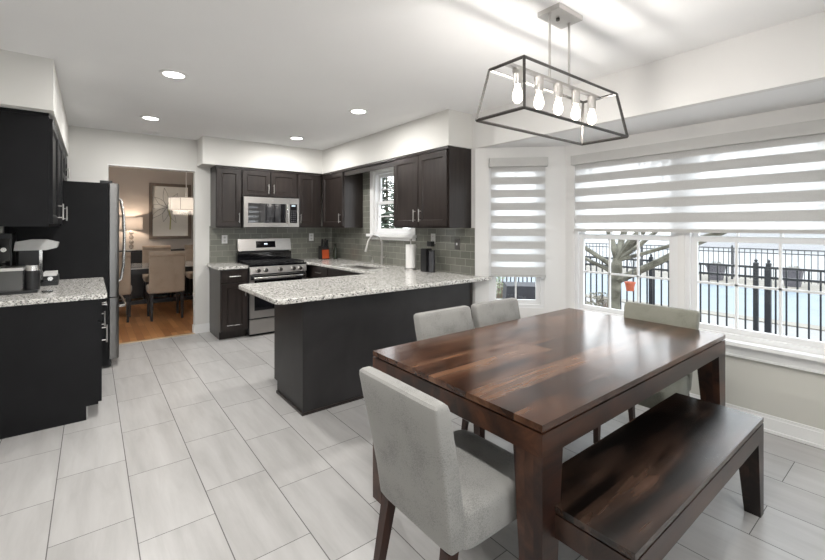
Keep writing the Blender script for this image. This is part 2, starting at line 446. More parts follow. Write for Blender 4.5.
# baseboards, sill, casings
def baseb(name, p, q):
    p = Vector(p); q = Vector(q); d = (q - p).normalized(); n = Vector((-d.y, d.x))
    if n.x > 0 or (abs(n.x) < 1e-6 and n.y > 0): n = -n
    m = MB()
    for z0, z1, th in ((0, .095, .014), (.095, .115, .009)):
        a, b = p, q
        m.prism([tuple(a), tuple(b), tuple(b + n * th), tuple(a + n * th)], z0, z1)
    m.prism([tuple(p), tuple(q), tuple(q + n * .024), tuple(p + n * .024)], 0, .018)
    return struct(name, m, TRIM)
baseb('baseboard_bay', (XW, BY0), (XW, BY1 - .0))
baseb('baseboard_bay_left', (XS, AY - .01), (XW - .02, BY1 + .01))
baseb('baseboard_range', (1.075, YB), (1.25, YB))
m = MB(); m.box(1.063, 1.075, YB, YB + .12, 0, .1); struct('baseboard_doorway', m, TRIM)
m = MB(); m.box(XW - .085, XW + .03, BY0 + .04, BY1 - .035, .563, .589); m.bevel(.006)
struct('trim_1', m, TRIM)
m = MB(); m.box(XW - .02, XW, BY0 + .05, BY1 - .05, .475, .563); m.box(XW - .03, XW, BY0 + .05, BY1 - .05, .475, .488)
struct('trim_2', m, TRIM)
m = MB(); m.box(.150, 1.083, YB - .006, YB + .126, 2.135, 2.150); struct('trim_3', m, TRIM)

# ------------------------------------------------------------- windows
def window(name, w, z0, z1, loc, rz, cols=3, rows=2, meet=None, casing=False, uprows=None):
    """local: x along the width, y outward, origin at left bottom on the inner wall face"""
    root = bpy.data.objects.new(name, None); col.objects.link(root); root.location = loc; root.rotation_euler = (0, 0, rz)
    root['kind'] = 'structure'
    h = z1 - z0; f = .032; y0, y1 = .03, .09
    m = MB(); m.box(0, f, y0 - .02, y1, 0, h); m.box(w - f, w, y0 - .02, y1, 0, h); m.box(f, w - f, y0 - .02, y1, 0, f); m.box(f, w - f, y0 - .02, y1, h - f, h)
    link('window_frame', m, VINYL, root, local=True)
    mz = (meet - z0) if meet else h / 2
    def sash(a, b, yy, n, k):
        s_ = .042; m = MB()
        m.box(f, f + s_, yy, yy + .026, a, b); m.box(w - f - s_, w - f, yy, yy + .026, a, b); m.box(f + s_, w - f - s_, yy, yy + .026, a, a + s_); m.box(f + s_, w - f - s_, yy, yy + .026, b - s_, b)
        x0, x1 = f + s_, w - f - s_; za, zb = a + s_, b - s_
        for i in range(1, n): xx = x0 + (x1 - x0) * i / n; m.box(xx - .008, xx + .008, yy + .006, yy + .02, za, zb)
        for i in range(1, k): zz = za + (zb - za) * i / k; m.box(x0, x1, yy + .006, yy + .02, zz - .008, zz + .008)
        o = link('sash', m, VINYL, root, local=True)
        m = MB(); m.box(x0, x1, yy + .012, yy + .015, za, zb); link('pane', m, GLASS, o, local=True)
    sash(.0 + f, mz + .02, .036, cols, rows)
    sash(mz - .02, h - f, .064, cols, rows)
    return root
window('window_1', .89, MZ0, MZ1, (XW, 2.185, MZ0), R(-90), meet=1.315)
window('window_2', .88, MZ0, MZ1, (XW, 1.245, MZ0), R(-90), meet=1.315)
d = Vector((D2, -D2)); p = Vector((XS, AY)) + d * SW0
window('window_3', SW1 - SW0, SZ0, SZ1, (p.x, p.y, SZ0), R(-45), cols=2, rows=1, meet=1.315)
d = Vector((-D2, -D2)); p = Vector((XW, BY0)) + d * (LA - SW1)
window('window_4', SW1 - SW0, SZ0, SZ1, (p.x, p.y, SZ0), R(-135), cols=2, rows=1, meet=1.315)
window('window_5', WY1 - WY0, WZ0, WZ1, (XS, WY1, WZ0), R(-90), cols=2, rows=2)
# casing and stool of the kitchen window
m = MB()
for a, b_, c_, e in ((WY1, WY1 + .07, WZ0, WZ1), (WY0 - .07, WY0, WZ0, WZ1)): m.box(XS - .018, XS, a, b_, c_, e)
m.box(XS - .018, XS, WY0 - .07, WY1 + .07, WZ1, WZ1 + .04); m.bevel(.004)
struct('trim_4', m, TRIM)
m = MB(); m.box(XS - .07, XS + .02, WY0 - .09, WY1 + .09, WZ0 - .035, WZ0); m.box(XS - .018, XS, WY0 - .07, WY1 + .07, WZ0 - .075, WZ0 - .035); m.bevel(.005)
struct('trim_5', m, TRIM)
# unseen glazed rear door, added to let sky light in behind the camera
rd = bpy.data.objects.new('door_added_fill', None); col.objects.link(rd); rd['kind'] = 'structure'; rd.location = (RD0, -3.6, 0)
for i in range(3):
    m = MB(); a, b_ = i * 1.0, i * 1.0 + 1.0
    m.box(a, a + .07, -.07, -.02, 0, 2.1); m.box(b_ - .07, b_, -.07, -.02, 0, 2.1); m.box(a + .07, b_ - .07, -.07, -.02, 0, .12); m.box(a + .07, b_ - .07, -.07, -.02, 2.02, 2.1)
    o = link('door_panel', m, VINYL, rd, local=True)
    m = MB(); m.box(a + .07, b_ - .07, -.047, -.043, .12, 2.02); link('pane', m, GLASS, o, local=True)

# blinds
def blind(name_label, w, ztop, zf, zbot, first, step, hh, loc, rz, zval=.085, recess=0.0):
    """local x along width, y=-depth into the room; origin on wall face, left end, z=0"""
    t = thing('window_blind', name_label, 'blind', loc, rz)
    m = MB(); m.box(0, w, -.095, -.004, ztop - zval, ztop); m.bevel(.005); link('valance', m, plainmat_val, t, local=True)
    m = MB(); yy = -.05; edges = [zf]
    z = first
    zs = []
    while z - hh / 2 > zbot + .001:
        zs.append((z + hh / 2, z - hh / 2)); z -= step
    top = zf
    x0, x1 = .018, w - .018
    def strip(a, b, mi):
        m.mi = mi; m.box(x0, x1, yy, yy + .0012, b, a)
    for a, b in zs:
        strip(top, a, 0); strip(a, b, 1); top = b
    strip(top, zbot, 0)
    link('shade_fabric', m, [BAND, SHEER], t, local=True)
    m = MB(); m.box(x0 - .003, x1 + .003, yy - .012, yy + .012, zbot - .022, zbot + .003); m.bevel(.004); link('bottom_rail', m, plainmat_val, t, local=True)
    return t
plainmat_val = plain('blind_valance', (.50, .495, .48), .7, noise=.02)
blind('wide grey striped roller blind over the pair of bay windows', 2.16 - .28, 2.078, 1.995, 1.385, 1.920, .1258, .052, (XW, 2.165, 0), R(-90))
d = Vector((D2, -D2)); p = Vector((XS, AY)) + d * .135
blind('tall narrow grey striped roller blind in the angled bay wall beside the peninsula', .56, 2.083, 1.998, .935, 1.925, .1270, .052, (p.x, p.y, 0), R(-45))
d = Vector((-D2, -D2)); p = Vector((XW, BY0)) + d * .16
blind('narrow grey striped roller blind in the angled bay wall nearest the camera', .575, 2.083, 1.998, .935, 1.925, .1270, .052, (p.x, p.y, 0), R(-135))

# ------------------------------------------------------------- dining room beyond the doorway
DB = 9.75
struct('floor_dining', MB().box(-2.2, 3.4, YB, DB, -.1, -.001), OAK)
struct('ceiling_dining', MB().box(-2.2, 3.4, YB + .12, DB, C, C + .08), CEIL)
struct('wall_dining_back', MB().box(-2.2, 3.4, DB, DB + .1, 0, C), TAUPE)
m = MB(); m.box(-2.3, -2.2, YB + .12, 6.9, 0, C); m.box(-2.3, -2.2, 9.1, DB, 0, C); m.box(-2.3, -2.2, 6.9, 9.1, 0, .6); m.box(-2.3, -2.2, 6.9, 9.1, 2.2, C)
struct('wall_dining_left', m, TAUPE)
window('window_added_fill', 2.2, .6, 2.2, (-2.2, 6.9, .6), R(90), cols=4, rows=2)  # unseen window, added to bring neutral daylight into the dining room
struct('wall_dining_right', MB().box(3.4, 3.5, YB + .12, DB, 0, C), TAUPE)
struct('baseboard_dining', MB().box(-2.2, 3.4, DB - .015, DB, 0, .12), TRIM)
m = MB(); m.box(-2.2, .1, YB + .12, YB + .13, 0, C); m.box(1.13, 3.4, YB + .12, YB + .13, 0, C); struct('wall_dining_front', m, TAUPE)
struct('trim_6', MB().box(.158, 1.075, YB - .02, YB + .03, -.0005, .006), plain('threshold', (.55, .42, .28), .4))

# ------------------------------------------------------------- cabinets
def handle_mb(c, L, vertical, off=.032):
    """bar handle standing off a face at y=c[1] towards -y"""
    m = MB(); x, y, z = c
    d = (0, 0, 1) if vertical else (1, 0, 0)
    a = Vector((x, y - off, z)) - Vector(d) * L / 2; b = Vector((x, y - off, z)) + Vector(d) * L / 2
    m.cyl(a, b, .0062, n=10)
    for s in (-.36, .36):
        q = Vector((x, y - off, z)) + Vector(d) * L * s
        m.cyl(q, q + Vector((0, off, 0)), .0045, n=8)
    return m
def door_mb(x0, x1, z0, z1, fr=.058, th=.02):
    m = MB()
    m.box(x0, x0 + fr, -th, 0, z0, z1); m.box(x1 - fr, x1, -th, 0, z0, z1); m.box(x0 + fr, x1 - fr, -th, 0, z0, z0 + fr); m.box(x0 + fr, x1 - fr, -th, 0, z1 - fr, z1)
    # inner chamfer and recessed panel
    a, b_, c_, e = x0 + fr, x1 - fr, z0 + fr, z1 - fr; q = .010
    o = [(a, -th, c_), (b_, -th, c_), (b_, -th, e), (a, -th, e)]; i = [(a + q, -.008, c_ + q), (b_ - q, -.008, c_ + q), (b_ - q, -.008, e - q), (a + q, -.008, e - q)]
    for k in range(4): m.quad([o[k], o[(k+1) % 4], i[(k+1) % 4], i[k]])
    m.quad(i)
    m.box(a, b_, -.004, 0, c_, e)
    return m
def drawer_mb(x0, x1, z0, z1):
    m = MB(); m.box(x0, x1, -.02, 0, z0, z1); m.bevel(.005); return m
def cabinet(name, label, cat, w, d, z0, z1, loc, rz, fronts, mat=None, toe=0.0, group=None, toemat=None):
    mat = mat or ESP
    t = thing(name, label, cat, loc, rz, group)
    m = MB()
    if toe:
        m.box(0, w, .07, d, 0, toe); m.box(0, w, 0, d, toe, z1)
    else: m.box(0, w, 0, d, z0, z1)
    link('carcass', m, mat, t, local=True)
    for f in fronts:
        kind, x0, x1, a, b_ = f[:5]
        o = link(kind, door_mb(x0, x1, a, b_) if kind == 'door' else drawer_mb(x0, x1, a, b_), mat, t, local=True)
        if len(f) > 5 and f[5]:
            hx, hz, L, v = f[5]
            link('handle', handle_mb((hx, -.02, hz), L, v), NICKEL, o, smooth=True, local=True)
    return t
TOE = .10
# range wall, facing -Y
BF = 5.45
cabinet('base_cabinet', 'narrow dark base cabinet between the doorway wall and the range', 'cabinet', .325, YB - BF - .002, 0, .875, (1.25, BF, 0), 0,
        [('drawer', .012, .313, .715, .865, (.16, .79, .13, False)), ('door', .012, .313, .115, .700, (.285, .60, .13, True))], toe=TOE)
UF = 5.745; UZ0, UZ1 = 1.395, 2.198
cabinet('wall_cabinet', 'narrow dark wall cabinet left of the microwave', 'cabinet', .315, YB - UF - .002, UZ0, UZ1, (1.262, UF, 0), 0,
        [('door', .01, .305, UZ0 + .02, UZ1 - .035, (.278, UZ0 + .13, .13, True))])
cabinet('wall_cabinet', 'wide short dark wall cabinet with two doors above the microwave', 'cabinet', .765, YB - UF - .002, 1.812, UZ1, (1.580, UF, 0), 0,
        [('door', .01, .378, 1.83, UZ1 - .035, (.347, 1.925, .13, True)), ('door', .388, .755, 1.83, UZ1 - .035, (.419, 1.925, .13, True))])
cabinet('wall_cabinet', 'dark wall cabinet right of the microwave', 'cabinet', .378, YB - UF - .002, UZ0, UZ1, (2.348, UF, 0), 0,
        [('door', .012, .29, UZ0 + .02, UZ1 - .035, (.042, UZ0 + .13, .13, True))])
# sink wall, facing -X  (local x runs towards -Y)
UX = 2.755
cabinet('wall_cabinet', 'dark corner wall cabinet between the range wall and the kitchen window', 'cabinet', 5.743 - 5.075, XS - UX - .002, UZ0, UZ1, (UX, 5.743, 0), R(-90),
        [('door', .03, .655, UZ0 + .02, UZ1 - .035, (.60, UZ0 + .13, .13, True))])
cabinet('wall_cabinet', 'dark double wall cabinet right of the kitchen window, above the paper towels', 'cabinet', 3.88 - 2.955, XS - UX - .002, UZ0, UZ1, (UX, 3.88, 0), R(-90),
        [('door', .012, .452, UZ0 + .02, UZ1 - .035, (.415, UZ0 + .13, .13, True)), ('door', .468, .905, UZ0 + .02, UZ1 - .035, (.508, UZ0 + .13, .13, True))])
m = MB(); m.box(UX, UX + .02, 3.882, 5.073, 2.105, UZ1); tag(link('valance_board', m, ESP), 'dark valance board bridging the wall cabinets over the kitchen window', 'trim board')
# crown strip
m = MB(); m.box(UX - .024, UX - .001, 2.95, 5.72, UZ1 - .028, UZ1); m.bevel(.004)
tag(link('crown_strip', m, ESP), 'thin dark moulding along the top of the sink wall cabinets', 'moulding')
m = MB(); m.box(1.262, 2.73, UF - .024, UF - .001, UZ1 - .028, UZ1); m.bevel(.004)
tag(link('crown_strip', m, ESP), 'thin dark moulding along the top of the range wall cabinets', 'moulding')
# base run under the sink
SF = 2.44
cabinet('corner_base_cabinet', 'dark base cabinet in the corner right of the range', 'cabinet', YB - .002 - 4.90, XS - SF - .002, 0, .875, (SF, YB - .002, 0), R(-90),
        [('drawer', .66, 1.135, .715, .865, (.90, .79, .13, False)), ('door', .66, 1.135, .115, .700, (.72, .60, .13, True))], toe=TOE)
cabinet('sink_base_cabinet', 'dark base cabinet under the sink', 'cabinet', 4.898 - 4.05, XS - SF - .002, 0, .875, (SF, 4.898, 0), R(-90),
        [('drawer', .01, .838, .715, .865), ('door', .01, .418, .115, .700, (.38, .60, .13, True)), ('door', .43, .838, .115, .700, (.47, .60, .13, True))], toe=TOE)
cabinet('base_cabinet', 'dark base cabinet between the sink and the peninsula', 'cabinet', 4.048 - 3.545, XS - SF - .002, 0, .875, (SF, 4.048, 0), R(-90),
        [('drawer', .01, .47, .715, .865, (.24, .79, .13, False)), ('door', .01, .47, .115, .700, (.05, .60, .13, True))], toe=TOE)
# peninsula
PX0, PX1, PY0, PY1 = 1.245, 3.045, 2.93, 3.54
t = thing('peninsula_cabinet', 'long dark peninsula base with a plain panelled back facing the dining table', 'cabinet', (PX0, PY0, 0))
m = MB(); m.box(PX0 + .012, PX1, PY0 + .012, PY1 - .07, 0, TOE); m.box(PX0 + .012, PX1, PY0 + .012, PY1, TOE, .875); link('carcass', m, ESP, t)
m = MB(); m.box(PX0, PX1 - .03, PY0, PY0 + .012, 0, .875); link('back_panel', m, ESPL, t)
m = MB(); m.prism([(PX0, PY0 + .0125), (PX0 + .012, PY0 + .0125), (PX0 + .012, PY1 - .07), (PX0, PY1 - .07)], 0, .875); m.box(PX0, PX0 + .012, PY1 - .07, PY1, TOE, .875)
link('end_panel', m, ESPL, t)
m = MB(); m.box(PX0 - .010, PX1 - .03, PY0 - .010, PY0, 0, .022); m.box(PX0 - .010, PX0, PY0, PY1 - .07, 0, .022); link('base_strip', m, ESP, t)
m = MB(); m.box(PX0 - .004, PX0 + .014, PY0 - .004, PY0, .022, .875); link('corner_strip', m, ESPL, t)
m = MB(); m.box(PX1 - .03, PX1, PY0 - .006, PY0 + .012, 0, .875); link('filler_strip', m, ESP, t)
for i in range(2):
    a = PX0 + .02 + i * .58
    o = link('door', xf(door_mb(-.28, .28, .115, .86), PI, (a + .28, PY1, 0)), ESP, t)
    link('handle', xf(handle_mb((.24, -.02, .7), .13, True), PI, (a + .28, PY1, 0)), NICKEL, o)

# left run, facing +X (local x runs towards +Y)
LF = .04; LY0 = 3.83
toe_grey = plain('grey_toe_kick', (.40, .40, .39), .4)
def left_base(y0, y1, label):
    w_ = y1 - y0
    t = cabinet('base_cabinet', label, 'cabinet', w_, LF - XL - .002, 0, .875, (LF, y0, 0), R(90),
        [('drawer', .01, w_ - .01, .715, .865, (w_ / 2, .79, .13, False)), ('door', .01, w_ - .01, .115, .700, (.06, .60, .13, True))], mat=BLACKCAB, toe=TOE)
    m = MB(); m.box(.001, w_, .064, .0698, .001, TOE - .001); link('toe_kick', m, toe_grey, t, local=True)
    return t
left_base(LY0, 4.46, 'black base cabinet with a bare end panel, nearest on the left')
left_base(4.462, 5.085, 'black base cabinet beside the refrigerator')
UL = -.235
for y0, y1, lab in ((LY0, 4.46, 'black wall cabinet hanging over the coffee makers, nearest on the left'), (4.462, 5.085, 'black wall cabinet beside the refrigerator')):
    w_ = y1 - y0
    cabinet('wall_cabinet', lab, 'cabinet', w_, UL - XL - .002, 1.41, 2.198, (UL, y0, 0), R(90),
            [('door', .01, w_ - .01, 1.43, 2.165, (w_ - .06, 1.53, .13, True))], mat=BLACKCAB)
cabinet('wall_cabinet', 'short black wall cabinet above the refrigerator', 'cabinet', .93, UL - XL - .002, 1.86, 2.198, (UL, 5.09, 0), R(90),
        [('door', .01, .46, 1.875, 2.165, (.42, 1.96, .1, True)), ('door', .47, .92, 1.875, 2.165, (.51, 1.96, .1, True))], mat=BLACKCAB)
# cabinet end stile strip
m = MB(); m.box(XL + .002, UL, LY0 - .012, LY0 - .001, 2.175, 2.198); tag(link('crown_strip', m, BLACKCAB), 'thin black moulding on the end of the left wall cabinet', 'moulding')

# ------------------------------------------------------------- countertops
def rounded(poly, rads, n=6):
    out = []; N_ = len(poly)
    for i, (p, r) in enumerate(zip(poly, rads)):
        p = Vector(p)
        if r <= 0: out.append(tuple(p)); continue
        a = (Vector(poly[i-1]) - p).normalized(); b = (Vector(poly[(i+1) % N_]) - p).normalized()
        s0 = p + a * r; s1 = p + b * r
        for k in range(n + 1):
            u = k / n; q = s0 * (1-u)**2 + p * 2*u*(1-u) + s1 * u*u; out.append(tuple(q))
    return out
CT0, CT1 = .876, .912
def slab(name, poly, label, bev=.009):
    m = MB(); m.prism(poly, CT0, CT1)
    es = [e for e in m.bm.edges if abs(e.verts[0].co.z - e.verts[1].co.z) < 1e-6]
    bmesh.ops.bevel(m.bm, geom=es, offset=bev, segments=3, profile=.5, affect='EDGES')
    return tag(link(name, m, GRAN), label, 'countertop')
SKX0, SKX1, SKY0, SKY1 = 2.52, 2.86, 4.12, 4.80
# U-shaped top of sink wall and peninsula, with the sink cut out (built as two joined outlines)
def ctop():
    m = MB()
    outer = rounded([(.985, 2.755), (3.165, 2.755), (3.05, 2.895), (XS - .002, 2.96), (XS - .002, YB - .002), (2.352, YB - .002), (2.352, 5.43), (2.405, 5.40), (2.405, 3.72), (.985, 3.72)],
                    [.075, .03, 0, 0, 0, 0, .01, .01, .05, .06])
    v = [m.bm.verts.new((x, y, CT1)) for x, y in outer]
    hole = rounded([(SKX0, SKY0), (SKX1, SKY0), (SKX1, SKY1), (SKX0, SKY1)], [.05] * 4)
    hv = [m.bm.verts.new((x, y, CT1)) for x, y in hole]
    eo = [m.bm.edges.new((v[i], v[(i+1) % len(v)])) for i in range(len(v))]; eh = [m.bm.edges.new((hv[i], hv[(i+1) % len(hv)])) for i in range(len(hv))]
    bmesh.ops.triangle_fill(m.bm, use_beauty=True, use_dissolve=True, edges=eo + eh)
    r = bmesh.ops.extrude_face_region(m.bm, geom=list(m.bm.faces))
    nv = [g for g in r['geom'] if isinstance(g, bmesh.types.BMVert)]
    bmesh.ops.translate(m.bm, verts=nv, vec=(0, 0, CT0 - CT1))
    es = [e for e in m.bm.edges if len(e.link_faces) == 2 and abs(e.verts[0].co.z - e.verts[1].co.z) < 1e-6 and e.calc_face_angle(0) > R(60)]
    bmesh.ops.bevel(m.bm, geom=es, offset=.008, segments=3, profile=.5, affect='EDGES')
    return m
tag(link('granite_countertop', ctop(), GRAN), 'speckled granite worktop running along the sink wall and over the peninsula', 'countertop')
slab('granite_countertop', rounded([(1.215, BF - .03), (1.572, BF - .03), (1.572, YB - .002), (1.215, YB - .002)], [.015, 0, 0, 0]), 'small granite worktop left of the range')
slab('granite_countertop', rounded([(XL + .002, LY0 - .012), (LF + .052, LY0 - .012), (LF + .052, 5.088), (XL + .002, 5.088)], [0, .015, 0, 0]), 'granite worktop on the left under the coffee makers')

# backsplash
m = MB(); m.box(1.25, XS, YB - .010, YB, CT1 + .001, UZ0 + .02); m.box(1.575, 2.35, YB - .010, YB, .7, CT1); struct('wall_range_tile', m, SPLASH)
m = MB(); m.box(XS - .010, XS, 2.905, YB - .0105, CT1 + .001, 1.235); m.box(XS - .010, XS, 2.905, 3.855, 1.235, UZ0); m.box(XS - .010, XS, 4.875, YB - .0105, 1.235, UZ0)
m.box(XS - .010, XS, 4.875, 5.073, UZ0, S - .002)
struct('wall_sink_tile', m, SPLASH)

# ------------------------------------------------------------- sink and faucet
t = thing('kitchen_sink', 'undermount stainless sink below the kitchen window', 'sink', (2.69, 4.46, .7))
m = MB()
a, b_, c_, e = SKX0 - .01, SKX1 + .01, SKY0 - .01, SKY1 + .01
z0, z1 = .70, .874
m.box(a, b_, c_, e, z0, z0 + .004); m.box(a, a + .004, c_, e, z0, z1); m.box(b_ - .004, b_, c_, e, z0, z1); m.box(a, b_, c_, c_ + .004, z0, z1); m.box(a, b_, e - .004, e, z0, z1)
link('basin', m, STEEL, t)
m = MB(); m.cyl((2.69, 4.46, .705), (2.69, 4.46, .708), .045, n=20); link('drain', m, CHROME, t)
FX, FY = 2.955, 4.44
t = thing('kitchen_faucet', 'tall brushed steel gooseneck faucet behind the sink', 'faucet', (FX, FY, CT1))
m = MB(); m.cyl((FX, FY, CT1), (FX, FY, CT1 + .012), .028, n=20); m.cyl((FX, FY, CT1 + .012), (FX, FY, CT1 + .16), .016, .014, n=16); link('body', m, NICKEL, t, smooth=True)
pts = [(FX, FY, CT1 + .15), (FX, FY, CT1 + .28)]
for k in range(1, 13):
    a = PI * k / 12 * .93; rad = .095
    pts.append((FX - rad + rad * math.cos(a), FY + .035 * k / 12, CT1 + .28 + rad * math.sin(a) * 1.05))
link('spout', MB().tube(pts, .0115, 12), NICKEL, t, smooth=True)
p = Vector(pts[-1]); link('spray_head', MB().cyl(p, p + Vector((-.03, .01, -.125)), .0135, .019, 14), NICKEL, t, smooth=True)
link('lever', MB().tube([(FX, FY - .014, CT1 + .10), (FX, FY - .045, CT1 + .105), (FX - .01, FY - .10, CT1 + .13)], [.009, .008, .005], 10), NICKEL, t, smooth=True)
m = MB(); m.cyl((2.95, 4.66, CT1), (2.95, 4.66, CT1 + .05), .016, .012, 14); m.tube([(2.95, 4.66, CT1 + .05), (2.95, 4.66, CT1 + .1), (2.91, 4.66, CT1 + .11)], .006, 8)
tag(link('soap_dispenser', m, NICKEL, smooth=True), 'small steel soap dispenser left of the faucet', 'soap dispenser')
# ------------------------------------------------------------- paper towels, black canister, knife block, outlets
x, y = 2.93, 3.80
t = thing('paper_towel_holder', 'steel upright paper towel holder on the peninsula counter by the window', 'paper towel holder', (x, y, CT1))
link('base', MB().lathe([(.001, 0), (.082, 0), (.08, .010), (.02, .014), (.001, .014)], (x, y, CT1), 28), NICKEL, t, smooth=True)
m = MB(); m.cyl((x, y, CT1 + .013), (x, y, CT1 + .325), .006, n=10); m.lathe([(.001, 0), (.014, .008), (.017, .02), (.012, .032), (.001, .036)], (x, y, CT1 + .322), 14); link('rod', m, NICKEL, t, smooth=True)
m = MB(); m.tube([(x + .075, y - .005, CT1 + .008), (x + .075, y - .005, CT1 + .27), (x + .06, y - .005, CT1 + .29)], .004, 8); link('arm', m, NICKEL, t)
m = MB(); m.lathe([(.019, 0), (.058, 0), (.058, .272), (.019, .272), (.019, 0)], (x, y, CT1 + .016), 32, cap=False)
tag(link('paper_towel_roll', m, PAPER, smooth=True), 'white paper towel roll on the upright holder', 'paper towels')
x, y = 2.93, 3.47
t = thing('drink_maker', 'slim black countertop machine between the paper towels and the wall end', 'appliance', (x, y, CT1))
m = MB(); m.box(x - .05, x + .03, y - .01, y + .085, CT1, CT1 + .255); m.bevel(.012, 3); link('body', m, BLACK, t, smooth=True)
m = MB(); m.cyl((x - .005, y - .055, CT1 + .0), (x - .005, y - .055, CT1 + .225), .036, .034, 20); link('tank', m, plain('smoked_plastic', (.05, .05, .055), .1), t, smooth=True)
m = MB(); m.cyl((x - .005, y - .055, CT1 + .225), (x - .005, y - .055, CT1 + .24), .037, n=20); link('tank_lid', m, BLACK, t, smooth=True)
x, y = 2.80, 5.80
t = thing('knife_block', 'black knife block with a glossy orange front in the counter corner', 'knife block', (x, y, CT1))
m = MB(); m.hexa([(x - .06, y - .06), (x + .06, y - .06), (x + .06, y + .07), (x - .06, y + .07)], [(x - .055, y - .045), (x + .055, y - .045), (x + .055, y + .07), (x - .055, y + .07)], CT1, CT1 + .20); m.bevel(.006); link('block', m, BLACK, t)
m = MB(); m.hexa([(x - .056, y - .066), (x + .056, y - .066), (x + .056, y - .0605), (x - .056, y - .0605)], [(x - .056, y - .055), (x + .056, y - .055), (x + .056, y - .0495), (x - .056, y - .0495)], CT1 + .012, CT1 + .145); link('front_plate', m, ORANGE, t)
for k in range(5):
    m = MB(); xx = x - .042 + .021 * k; yy = y - .01 + .03 * (k % 2)
    m.hexa([(xx - .008, yy - .010), (xx + .008, yy - .010), (xx + .008, yy + .010), (xx - .008, yy + .010)], [(xx - .009, yy - .03), (xx + .009, yy - .03), (xx + .009, yy - .005), (xx - .009, yy - .005)], CT1 + .2, CT1 + .31 - .012 * (k % 3)); m.bevel(.004)
    link('knife_handle', m, BLACK, t)
x, y = 2.95, 5.72
m = MB(); m.lathe([(.001, 0), (.03, 0), (.031, .12), (.026, .15), (.012, .19), (.012, .23), (.001, .23)], (x, y, CT1), 18)
tag(link('bottle', m, plain('dark_green_glass', (.02, .025, .015), .1), smooth=True), 'dark bottle behind the knife block in the corner', 'bottle')

def outlet(x, y, z, rz, label, mat=WHITEP, sw=False, h=.115):
    t = thing('switch_plate' if sw else 'wall_outlet', label, 'switch' if sw else 'outlet', (x, y, z), rz)
    m = MB(); m.box(-.036, .036, -.007, 0, -h/2, h/2); m.bevel(.003); link('cover_plate', m, mat, t, local=True)
    if sw:
        m = MB(); m.box(-.006, .006, -.016, -.0072, -.012, .012); link('toggle', m, WHITEP, t, local=True)
    else:
        for s in (-1, 1):
            m = MB(); m.cyl((0, -.0095, s * .024), (0, -.0072, s * .024), .017, n=16); o = link('socket', m, plainmat_sock, t, local=True)
            q = MB(); q.box(-.008, -.005, -.0105, -.0096, s*.024 - .003, s*.024 + .006); q.box(.005, .008, -.0105, -.0096, s*.024 - .003, s*.024 + .006); link('slot', q, BLACK, o, local=True)
    return t
plainmat_sock = plain('socket_face', (.60, .60, .58), .4)
outlet(1.437, YB - .0105, 1.235, 0, 'white outlet on the tile left of the range, under the narrow wall cabinet')
outlet(2.70, YB - .0105, 1.245, 0, 'pale outlet on the tile right of the range')
outlet(XS - .0105, 3.535, 1.272, R(-90), 'outlet above the slim black countertop machine', plain('pale_plate', (.6, .6, .57), .4))
outlet(XS - .0105, 3.146, 1.225, R(-90), 'metal switch plate near the end of the tiled sink wall', PLATE, True)
m = MB(); m.box(XS - .07, XS - .022, 3.505, 3.575, 1.185, 1.243); m.bevel(.008); tag(link('plug_adapter', m, BLACK), 'black plug adapter in the outlet above the slim black machine', 'plug')

# ------------------------------------------------------------- range
RX0, RX1, RF = 1.583, 2.343, 5.40
t = thing('gas_range', 'stainless gas range with five knobs set between the dark cabinets', 'range', (RX0, RF, 0))
m = MB(); m.box(RX0, RX1, RF + .03, YB - .012, .03, .895); link('body', m, plain('range_side', (.03, .03, .032), .4), t)
m = MB(); m.box(RX0 + .02, RX1 - .02, RF + .06, RF + .5, 0, .03); link('plinth', m, BLACK, t)
m = MB(); m.box(RX0, RX1, RF, RF + .03, .035, .215); m.bevel(.004); link('storage_drawer', m, STEEL, t)
m = MB(); m.box(RX0, RX1, RF + .002, RF + .03, .235, .785); m.bevel(.004); od = link('oven_door', m, STEEL, t)
m = MB(); m.box(RX0 + .06, RX1 - .06, RF - .002, RF + .0015, .33, .72); link('oven_window', m, BGLASS, od)
m = MB(); m.box(RX0 + .015, RX1 - .015, RF - .001, RF + .0016, .725, .778); link('black_band', m, BGLASS, od)
m = MB(); m.tube([(RX0 + .05, RF + .003, .752), (RX0 + .05, RF - .05, .752), (RX0 + .09, RF - .058, .752)] + [(RX0 + .09 + i * .058, RF - .058 - .004 * math.sin(PI*i/10), .752) for i in range(1, 10)] + [(RX1 - .09, RF - .058, .752), (RX1 - .05, RF - .05, .752), (RX1 - .05, RF + .003, .752)], .0135, 12); link('door_handle', m, CHROME, od, smooth=True)
m = MB(); m.hexa([(RX0, RF - .012), (RX1, RF - .012), (RX1, RF + .03), (RX0, RF + .03)], [(RX0, RF + .004), (RX1, RF + .004), (RX1, RF + .03), (RX0, RF + .03)], .80, .892); m.bevel(.004); link('control_panel', m, STEEL, t)
for fx in (.115, .225, .44, .64, .745):
    x = RX0 + fx * .76 / .86; z = .846
    m = MB(); m.cyl((x, RF - .006, z), (x, RF - .018, z), .032, .030, 20); m.cyl((x, RF - .018, z), (x, RF - .05, z), .026, .023, 20); m.box(x - .003, x + .003, RF - .052, RF - .04, z - .018, z + .018)
    link('knob', m, CHROME, t, smooth=True)
m = MB(); m.box(RX0, RX1, RF + .0, YB - .1, .896, .915); m.bevel(.004); link('cooktop', m, BGLASS, t)
for bx_, by_, br_ in ((.16, .16, .045), (.16, .42, .038), (.38, .29, .05), (.60, .16, .05), (.60, .42, .035)):
    m = MB(); c_ = (RX0 + bx_, RF + by_, .9155); m.lathe([(.001, 0), (br_, 0), (br_, .008), (br_ * .75, .010), (br_ * .75, .018), (.001, .019)], c_, 20); link('burner', m, IRON, t, smooth=True)
